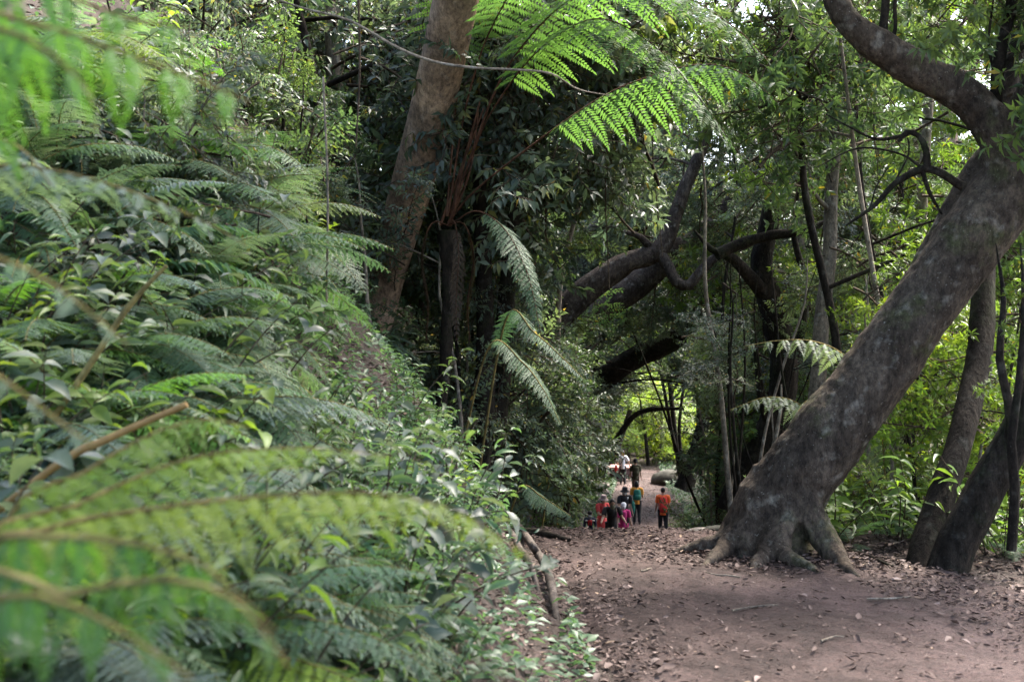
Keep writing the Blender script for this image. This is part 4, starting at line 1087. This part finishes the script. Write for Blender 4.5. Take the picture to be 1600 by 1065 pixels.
for i, (px, py, L, a, lab) in enumerate([(1180, 960, .30, .3, 'short grey twig on the bare path'), (1130, 905, .25, 2.6, 'twig lying across the pale patch of path'), (1390, 945, .28, .1, 'pale twig in the litter on the right'), (1010, 900, .22, 1.1, 'thin twig on the path below the people'), (1300, 1010, .2, .7, 'small twig near the bottom edge of the path')]):
    g0 = ray_ground(px, py, 3, 20); d = Vector((math.cos(a), math.sin(a), 0))
    pts = [g0 + d * L * t for t in (-.5, -.15, .2, .5)]
    lying('fallen_twig', lab, 'twig', [Vector((q.x, q.y + .02 * math.sin(i + k * 2), surf(q.x, q.y) + .012)) for k, q in enumerate(pts)], [.007, .006, .005, .003], M_BARK_PALE, .2, 6)
M_STONE = simple('damp_stone', (.17, .145, .125), .8, .4, 9, .5)
def stone(label, px, py, d, r, cat='stone', mat=None):
    x = (px - 800) / FPX * d
    p = Vector((x, d, surf(x, d) + r[2] * .3))
    g = Geo(); ell(g, (0, 0, 0), r, 14, 9)
    V = g.v[0]
    for k in range(len(V)):
        v = Vector(V[k]); V[k] = v * (1 + .28 * noise.noise(v * 2.2 / max(r) + Vector((px, py, 0))))
    thing('stone', label, cat, p, 'stones beside the path', g.mesh('stone', mat or M_STONE), (0, 0, random.uniform(0, 3)))
stone('grey stone on the left of the path under the wooden platform', 940, 762, 54, (.36, .3, .25))
stone('small stone left of the path behind the bucket hat', 934, 770, 50, (.24, .2, .18))
stone('round stone at the left end of the stone row', 945, 757, 57, (.3, .26, .2))
M_DSTONE = simple('mossy_dark_stone', (.05, .047, .036), .9, .5, 6, .5)
stone('large dark boulder on the right bend of the far path', 1052, 752, 60, (1.25, .8, .55), 'boulder', M_DSTONE)
stone('flat stone left of the massive tree on the crest', 1118, 832, 10.6, (.12, .09, .05), 'stone', M_DSTONE)
stone('brown stone half hidden by the roots of the massive tree', 1095, 826, 11, (.14, .10, .06))
# ------------------------------------------------------------------ people on the far path
def cmat(name, col, rough=.85): return simple(name, col, rough, .14, 14, .12)
M_SKIN = cmat('skin', (.42, .26, .19), .55)
M_HAIR = cmat('black_hair', (.018, .015, .014), .5)
M_BLACK = cmat('black_cloth', (.016, .016, .019)); M_NAVY = cmat('navy_cloth', (.022, .03, .058)); M_DARKTROUSER = cmat('charcoal_cloth', (.032, .03, .034))
M_WHITE = cmat('white_cloth', (.72, .73, .78)); M_OLIVE = cmat('olive_cloth', (.062, .06, .036)); M_ORANGE = cmat('orange_red_cloth', (.82, .16, .045)); M_RED = cmat('red_cloth', (.58, .035, .035))
M_DRED = cmat('dusky_red_cloth', (.42, .05, .05)); M_YEL = cmat('amber_cloth', (.60, .27, .045)); M_MAG = cmat('magenta_cloth', (.46, .035, .17)); M_TEAL = cmat('teal_cloth', (.02, .13, .10)); M_GREYHAT = cmat('grey_felt', (.22, .165, .16))
M_MASK = cmat('pale_mask', (.5, .55, .6)); M_GMASK = cmat('grey_green_scarf', (.20, .21, .16)); M_SHOE = cmat('dark_shoe', (.05, .045, .045)); M_BROWN = cmat('brown_cloth', (.09, .06, .045))
M_STEEL = simple('dark_metal', (.05, .05, .055), .4, .2, 10, 0)

def person(label, loc, H, az, arms=((0, 0), (0, 0)), legs=(0, 0), bend=0.0, top=M_BLACK, bottom=M_DARKTROUSER, sleeve='short', skirt=None, hat=None, hatm=None, hair='short', mask=None, turn=0.0, wide=1.0, hem=.80):
    """faces -Y when az = 0. arms: (swing forward, outward, elbow bend, elbow inward) in radians per side; legs: forward swing; bend: lean at the hips"""
    s = H / 1.70
    R = thing('person', label, 'person', loc, None, None, (0, 0, az), s)
    V = Vector
    hip = V((0, 0, .91))
    Bm = Matrix.Rotation(bend, 3, 'X')
    def up(x, y, z): return hip + Bm @ (V((x, y, z)) - hip)
    J = {}
    J['neck'] = up(0, .015, 1.44); J['head'] = up(0, -.012, 1.585)
    for i, sg in enumerate((1, -1)):     # +1: the person's left
        sw, out, *rest = arms[i]
        el = rest[0] if rest else .2; inw = rest[1] if len(rest) > 1 else 0
        sh = up(sg * .175 * wide, .01, 1.385)
        d1 = V((sg * math.sin(out), -math.sin(sw), -math.cos(sw) * math.cos(out))).normalized()
        d2 = (Matrix.Rotation(-el, 3, 'X') @ d1 + V((-sg * inw, 0, 0))).normalized()
        e = sh + d1 * .29; w = e + d2 * .245
        J['sh', i], J['el', i], J['wr', i], J['hd', i] = sh, e, w, d2
        a = legs[i]
        hp = V((sg * .088, 0, .90)); kn = hp + V((0, -math.sin(a), -math.cos(a))) * .42
        b = a - abs(a) * .75 - .05
        an = kn + V((0, -math.sin(b), -math.cos(b))) * .41
        J['hp', i], J['kn', i], J['an', i] = hp, kn, an
    drop = min(J['an', 0].z, J['an', 1].z) - .075
    # body: one continuous skin
    g = Geo()
    tube(g, [V((0, 0, .84)), V((0, 0, .95)), up(0, 0, 1.08), up(0, -.01, 1.25), up(0, .0, 1.38), up(0, .01, 1.43)], [.13, .15, .135, .155, .14, .06], 14, .08, flat=.68)
    tube(g, [up(0, .015, 1.40), J['neck'], up(0, .0, 1.53)], [.062, .055, .05], 10, .04)
    hm = Matrix.Rotation(turn, 3, 'Z') @ Bm
    h = J['head']
    def hp_(x, y, z): return h + hm @ V((x, y, z))
    ell(g, h + hm @ V((0, .012, .02)), (.074, .095, .105), 16, 12, M=hm)
    ell(g, hp_(0, -.03, -.055), (.052, .055, .062), 12, 9, M=hm)        # jaw
    ell(g, hp_(0, -.093, -.015), (.013, .02, .024), 8, 6, M=hm)          # nose
    for sg in (-1, 1): ell(g, hp_(sg * .076, .012, -.005), (.012, .02, .032), 8, 6, M=hm)   # ears
    for i, sg in enumerate((1, -1)):
        sh, e, w, d = J['sh', i], J['el', i], J['wr', i], J['hd', i]
        tube(g, [up(sg * .09, .01, 1.38), sh, sh.lerp(e, .3), e, e.lerp(w, .3), w], [.06, .058, .05, .04, .041, .027], 10, .05)
        sd = V((0, 1, 0)) if abs(d.y) < .8 else V((0, 0, 1))
        fw = (sd - d * sd.dot(d)).normalized(); pn = d.cross(fw)
        tube(g, [w - d * .01, w + d * .04, w + d * .085], [.025, .036, .030], 10, .03, flat=.55)
        for f in range(4):
            q = w + d * .08 + fw * (-.027 + .018 * f)
            L = (.062, .078, .074, .058)[f]
            cu = pn * sg * (.012 + .004 * f)
            tube(g, [q - d * .02, q + d * L * .5, q + d * L + cu], [.0095, .009, .0075], 6, .03)
        q = w + d * .03 - fw * .028
        tube(g, [q, q - fw * .022 + d * .022, q - fw * .024 + d * .055], [.012, .0105, .008], 6, .03)
        hp, kn, an = J['hp', i], J['kn', i], J['an', i]
        tube(g, [hp + V((0, 0, .04)), hp.lerp(kn, .3), kn, kn.lerp(an, .3), an], [.092, .085, .056, .056, .037], 12, .06)
        ell(g, an + V((0, -.05, -.035)), (.04, .11, .034), 10, 7)
    body = link('body', remesh(g, 'body', M_SKIN, .009, 2, .5), R, (0, 0, -drop))
    Z = (0, 0, -drop)
    def child(name, geo, mat, remesh_v=None):
        me = remesh(geo, name, mat, remesh_v, 2, .5) if remesh_v else geo.mesh(name, mat)
        return link(name, me, R, Z)
    # clothes
    g = Geo()
    kt = 1.16
    tube(g, [up(0, 0, hem), up(0, 0, .95), up(0, 0, 1.10), up(0, -.01, 1.26), up(0, 0, 1.37), up(0, .012, 1.425), up(0, .015, 1.45)], [.175 * wide, .172 * wide, .158 * wide, .178 * wide, .168, .09, .068], 16, .06, rough=.03, freq=9, flat=.72)
    for i, sg in enumerate((1, -1)):
        sh, e, w = J['sh', i], J['el', i], J['wr', i]
        if sleeve == 'long': tube(g, [up(sg * .08, .01, 1.375), sh, e, w], [.085, .078, .058, .042], 12, .06, rough=.05, freq=12)
        else: tube(g, [up(sg * .08, .01, 1.375), sh, sh.lerp(e, .75)], [.085, .08, .072], 12, .06, rough=.04, freq=12)
    child('shirt', g, top, .012)
    if skirt:
        g = Geo()
        tube(g, [V((0, 0, 1.0)), V((0, 0, .85)), V((0, 0, .6)), V((0, 0, skirt))], [.165, .2, .235, .26], 18, .06, rough=.07, freq=8, flat=.85)
        child('skirt', g, bottom, .013)
    else:
        g = Geo()
        tube(g, [V((0, 0, .80)), V((0, 0, .9)), V((0, 0, .99))], [.15, .165, .15], 14, .05, flat=.74)
        for i in (0, 1):
            hp, kn, an = J['hp', i], J['kn', i], J['an', i]
            tube(g, [hp + V((0, 0, .05)), hp.lerp(kn, .35), kn, kn.lerp(an, .5), an + V((0, 0, .02))], [.105, .1, .078, .068, .062], 12, .06, rough=.05, freq=9)
        child('trousers', g, bottom, .012)
    g = Geo()
    for i in (0, 1):
        an = J['an', i]
        ell(g, an + V((0, -.05, -.035)), (.05, .128, .045), 12, 8); ell(g, an + V((0, 0, 0)), (.046, .055, .06), 10, 7)
    child('shoes', g, M_SHOE, .01)
    # eyes, hair, hat, mask
    for sg in (-1, 1):
        g = Geo(); ell(g, hp_(sg * .03, -.078, .012), (.013, .010, .008), 8, 6, M=hm); child('eye', g, M_HAIR)
    g = Geo(); ell(g, hp_(0, -.083, -.062), (.021, .008, .006), 8, 6, M=hm); child('mouth', g, M_DRED)
    g = Geo()
    if hair != 'none':
        ell(g, hp_(0, .026, .038), (.084, .098, .104), 14, 10, M=hm)
        if hair == 'long': ell(g, hp_(0, .055, -.06), (.085, .06, .15), 14, 10, M=hm)
        elif hair == 'bob': ell(g, hp_(0, .045, -.02), (.1, .085, .115), 14, 10, M=hm)
        child('hair', g, M_HAIR, .012)
    g = Geo()
    if hat == 'bucket':
        lathe(g, [(.001, .135), (.07, .134), (.09, .122), (.096, .05), (.10, .03), (.165, -.02), (.168, -.026), (.098, .018), (.09, .03)], 22, hp_(0, .012, .03), M=hm); child('hat', g, hatm)
    elif hat == 'cap':
        lathe(g, [(.001, .118), (.045, .11), (.078, .085), (.095, .04), (.099, .0), (.095, -.003)], 20, hp_(0, .018, .035), M=hm, sq=(1, 1.1))
        V0 = [(x, y - .05, z) for z in (.0, .008) for (x, y) in [(-.075, -.03), (-.06, -.11), (-.02, -.145), (.02, -.145), (.06, -.11), (.075, -.03)]]
        V0 = [tuple(hp_(0, .012, .04) + hm @ V((x, y, z - .018 * (abs(x) / .07) ** 2 + .12 * (y + .08)))) for x, y, z in V0]
        g.add(V0, [(0, 1, 4, 5), (1, 2, 3, 4), (6, 11, 10, 7), (7, 10, 9, 8), (0, 6, 7, 1), (1, 7, 8, 2), (2, 8, 9, 3), (3, 9, 10, 4), (4, 10, 11, 5)]); child('hat', g, hatm)
    if mask:
        g = Geo(); ell(g, hp_(0, -.045, -.048), (.064, .058, .058), 14, 9, M=hm)
        if mask is M_GMASK: lathe(g, [(.078, .02), (.082, -.02), (.05, -.10), (.005, -.19)], 14, hp_(0, -.035, -.065), M=hm)
        child('face_mask', g, mask)
    R['_up'] = 0
    del R['_up']
    MW = Matrix.Translation(Vector(loc)) @ Matrix.Rotation(az, 4, 'Z') @ Matrix.Scale(s, 4) @ Matrix.Translation(Vector(Z))
    J['bend'] = Bm; J['up'] = up
    return R, J, MW
def backpack(label, MW, J, mat, w=.17, h=.42, d=.085, strapm=None):
    up = J['up']
    b = thing('backpack', label, 'backpack'); b.matrix_world = MW @ Matrix.Translation(up(0, .19, 1.17 - max(0, h - .44) * .4))
    M = J['bend']
    g = Geo()
    prof = [(.02, -.5), (.8, -.48), (.98, -.4), (1, -.1), (.98, .2), (.85, .42), (.5, .5), (.02, .51)]
    lathe(g, [(r * w, z * h) for r, z in prof], 18, (0, 0, 0), M=M, sq=(1, d / w * 1.05))
    link('bag', g.mesh('bag', mat), b)
    g = Geo(); lathe(g, [(.02, -.5), (.8, -.48), (1, -.2), (.9, .4), (.02, .5)], 14, M @ Vector((0, d * .75, -.07)), M=M @ Matrix.Diagonal((w * .72, d * .55, h * .42)), sq=(1, 1))
    link('pocket', g.mesh('pocket', mat), b)
    for sg in (-1, 1):
        g = Geo()
        pts = [M @ Vector(q) for q in ((sg * .09, -.09, .17), (sg * .10, -.19, .235), (sg * .115, -.305, .16), (sg * .125, -.325, .02), (sg * .14, -.24, -.14), (sg * .13, -.08, -.18))]
        tube(g, pts, [.018] * 6, 6, .06, flat=1); link('strap', g.mesh('strap', strapm or mat), b)
    return b
def gp_(px, d, dz=0): 
    x = (px - 800) / FPX * d
    return Vector((x, d, surf(x, d) - .01 + dz))
AWAY = PI
R, J, MW = person('person in white shirt and dark trousers walking away, hand on hip', gp_(973, 60), 1.66, AWAY, ((-.1, .5, .9, 1.0), (.1, .45, .6, 0.2)), (.12, -.15), 0, M_WHITE, M_DARKTROUSER)
tb = thing('tote_bag', 'bright red cloth bag hanging at the left side of the person in white', 'bag'); tb.matrix_world = MW @ Matrix.Translation((.34, .02, .80))
g = Geo(); tube(g, [Vector((0, 0, -.2)), Vector((0, 0, -.19)), Vector((0, 0, 0)), Vector((0, 0, .17)), Vector((0, 0, .18))], [.02, .16, .155, .125, .02], 16, .05, rough=.06, freq=8, flat=.45); link('bag', g.mesh('bag', M_RED), tb)
for sg in (-1, 1):
    g = Geo(); tube(g, [Vector((-.08, sg * .03, .15)), Vector((-.07, sg * .02, .27)), Vector((0, 0, .34)), Vector((.07, sg * .02, .27)), Vector((.08, sg * .03, .15))], [.008] * 5, 6, .05); link('handle', g.mesh('handle', M_RED), tb)
st = thing('shoulder_strap', 'dark strap slung across the back of the white shirt', 'strap'); st.matrix_world = MW
g = Geo(); tube(g, [Vector(q) for q in ((-.13, .0, 1.45), (-.08, .14, 1.38), (.02, .155, 1.22), (.12, .14, 1.05), (.17, .03, .98))], [.022] * 5, 6, .06); st2 = g.mesh('shoulder_strap', M_BLACK); bpy.data.objects.remove(st)
st = thing('shoulder_strap', 'dark strap slung across the back of the white shirt', 'strap', data=st2); st.matrix_world = MW
R, J, MW = person('person in olive shirt with dark bucket hat walking away', gp_(993, 55), 1.66, AWAY, ((.1, .15), (-.1, .15)), (-.1, .2), .05, M_OLIVE, M_BROWN, hat='bucket', hatm=M_BLACK, wide=1.04)
backpack('olive brown backpack on the person with the dark bucket hat', MW, J, M_OLIVE, .16, .44)
R, J, MW = person('person in orange red shirt walking away on the right, alone', gp_(1036, 42), 1.64, AWAY, ((.2, .13), (.25, .15, .5)), (.2, -.22), .03, M_ORANGE, M_BLACK, wide=1.03, hem=.74)
backpack('red backpack worn over the orange red shirt', MW, J, M_RED, .135, .58, .09, M_DRED)
w = MW @ J['wr', 1]; hd = (MW.to_3x3() @ J['hd', 1]).normalized()
gripp = w + hd * .085
foot = Vector((gripp.x + .06, gripp.y + .25, 0)); foot.z = surf(foot.x, foot.y)
pole = thing('trekking_pole', 'thin dark trekking pole in the right hand of the orange shirted person', 'pole', foot)
g = Geo(); tube(g, [Vector((0, 0, 0)), (gripp - foot) * .96], [.006, .009], 7, .2); link('shaft', g.mesh('shaft', M_STEEL), pole)
g = Geo(); tube(g, [(gripp - foot) * .92, gripp - foot, (gripp - foot) * 1.05], [.016, .019, .021], 8, .05); link('grip', g.mesh('grip', M_BLACK), pole)
g = Geo(); lathe(g, [(.008, .09), (.035, .075), (.04, .07), (.008, .065)], 12); link('basket', g.mesh('basket', M_BLACK), pole)
R, J, MW = person('person in amber shirt walking away behind the woman in black', gp_(995, 45), 1.60, AWAY, ((.1, .14), (.35, .2, .9)), (.15, -.2), .08, M_YEL, M_BLACK, hair='bob')
backpack('dark green backpack on the amber shirt', MW, J, M_TEAL, .15, .42)
R, J, MW = person('woman in black with black brimmed hat facing the camera', gp_(976, 41.5), 1.68, 0, ((.1, .16), (.25, .1, .5)), (.15, -.15), .1, M_BLACK, M_BLACK, hat='bucket', hatm=M_BLACK, hair='long', mask=M_MASK)
st = Geo(); tube(st, [Vector(q) for q in ((.13, .02, 1.45), (.10, -.13, 1.38), (.0, -.165, 1.22), (-.12, -.15, 1.06), (-.18, -.03, .98))], [.022] * 5, 6, .06)
o = thing('shoulder_strap', 'pale strap across the chest of the woman in black', 'strap', data=st.mesh('shoulder_strap', M_WHITE)); o.matrix_world = MW
cb = thing('jacket', 'teal jacket hanging over the arm of the woman in black', 'jacket'); cb.matrix_world = MW @ Matrix.Translation((.25, -.02, 1.05))
g = Geo(); tube(g, [Vector((0, 0, .22)), Vector((.02, 0, .12)), Vector((.03, 0, -.12)), Vector((.02, 0, -.3))], [.06, .11, .12, .06], 14, .05, rough=.14, freq=9, flat=.7); link('cloth', g.mesh('cloth', M_TEAL), cb)
R, J, MW = person('person in long dusky red dress and grey bucket hat', gp_(940, 38.5), 1.62, .35, ((.5, .1, 1.0, .5), (.4, .1, 1.0, .5)), (.1, -.1), .22, M_DRED, M_DRED, skirt=.25, hat='bucket', hatm=M_GREYHAT, hair='bob', turn=.1)
R, J, MW = person('child in white cap and magenta top facing the camera', gp_(974, 37), 1.42, .05, ((.15, .2), (.2, .15)), (.15, -.1), .12, M_MAG, M_MAG, hat='cap', hatm=M_WHITE, mask=M_MASK)
R, J, MW = person('person in black with grey green face scarf bending forward', gp_(955, 35.5), 1.66, .05, ((.55, .3, .5), (.6, .3, .6)), (.3, -.1), .42, M_BLACK, M_DARKTROUSER, hair='bob', mask=M_GMASK, wide=1.15)
nk = thing('camera_strap', 'grey strap hanging down from the shoulder of the bending person in black', 'strap'); nk.matrix_world = MW
g = Geo(); tube(g, [J['up'](.11, -.02, 1.44), J['up'](.13, -.14, 1.36), J['up'](.13, -.18, 1.15), J['up'](.13, -.17, .95)], [.014] * 4, 6, .06); m2 = g.mesh('camera_strap', M_GREYHAT); bpy.data.objects.remove(nk)
nk = thing('camera_strap', 'grey strap hanging down from the shoulder of the bending person in black', 'strap', data=m2); nk.matrix_world = MW
R, J, MW = person('small child in dark cap and navy jacket with red neckerchief', gp_(922, 35.5), 1.22, -.1, ((.2, .2), (.2, .2)), (.1, -.1), .12, M_NAVY, M_NAVY, sleeve='long', hat='cap', hatm=M_BLACK, mask=M_MASK)
o = thing('neckerchief', 'red neckerchief with white edges on the small child in navy', 'neckerchief'); o.matrix_world = MW @ Matrix.Translation(J['up'](0, -.13, 1.33))
g = Geo(); ell(g, (0, -.02, 0), (.10, .045, .065), 12, 8); box(g, (-.05, -.03, -.09), (.06, .03, .12)); box(g, (.05, -.03, -.09), (.06, .03, .12)); link('cloth', remesh(g, 'cloth', M_RED, .012, 2), o)
for sg in (-1, 1):
    g = Geo(); ell(g, (sg * .14, .0, .03), (.055, .04, .035), 10, 7); link('edge', g.mesh('edge', M_WHITE), o)
# low wooden platform beside the far path
bx = gp_(956, 62)
pf = thing('wooden_platform', 'low reddish wooden platform with pale top left of the person in white', 'platform', bx)
M_PLANK = simple('weathered_red_wood', (.34, .2, .175), .75, .25, 5, .3); M_SIDE = simple('dark_red_wood', (.11, .065, .06), .8, .3, 5, .3)
for k in range(5):
    g = Geo(); box(g, (.0, -.6 + .3 * k, .66 + .004 * (k % 2)), (2.1, .285, .07)); link('plank', g.mesh('plank', M_PLANK), pf)
g = Geo(); box(g, (.45, -.58, .36), (1.2, .06, .52)); link('side_panel', g.mesh('side_panel', M_SIDE), pf)
for x in (-.9, .98):
    for y in (-.52, .52):
        g = Geo(); box(g, (x, y, .27), (.1, .1, .72)); link('leg', g.mesh('leg', M_SIDE), pf)
for a in ((-.9, .45), (-.3, .1)):
    pass
g = Geo(); tube(g, [Vector((-.9, -.60, .55)), Vector((-.25, -.62, .2)), Vector((.1, -.62, .18))], [.035, .035, .03], 6, .2); link('brace', g.mesh('brace', M_BARK_PALE), pf)
# ------------------------------------------------------------------ give look-alikes their rank, left to right
rank = {}
for o, ph, (px, py) in AUTO: rank.setdefault(ph, []).append((px, py, o))
TENS = {2: 'twenty', 3: 'thirty', 4: 'forty', 5: 'fifty', 6: 'sixty', 7: 'seventy', 8: 'eighty', 9: 'ninety'}
def ordinal(i):
    if i < 20: return ORD[i]
    t, u = divmod(i + 1, 10)
    return TENS[t].replace('y', 'ieth') if u == 0 else TENS[t] + '-' + ORD[u - 1]
for ph, L in rank.items():
    L.sort(key=lambda q: q[0])
    for i, (px, py, o) in enumerate(L): o['label'] = ph + ((', ' + ordinal(i) + ' from the left') if len(L) > 1 else '')
print('objects', len(bpy.data.objects), 'mesh tris', sum(len(m.loops) - 2 * len(m.polygons) for m in bpy.data.meshes))
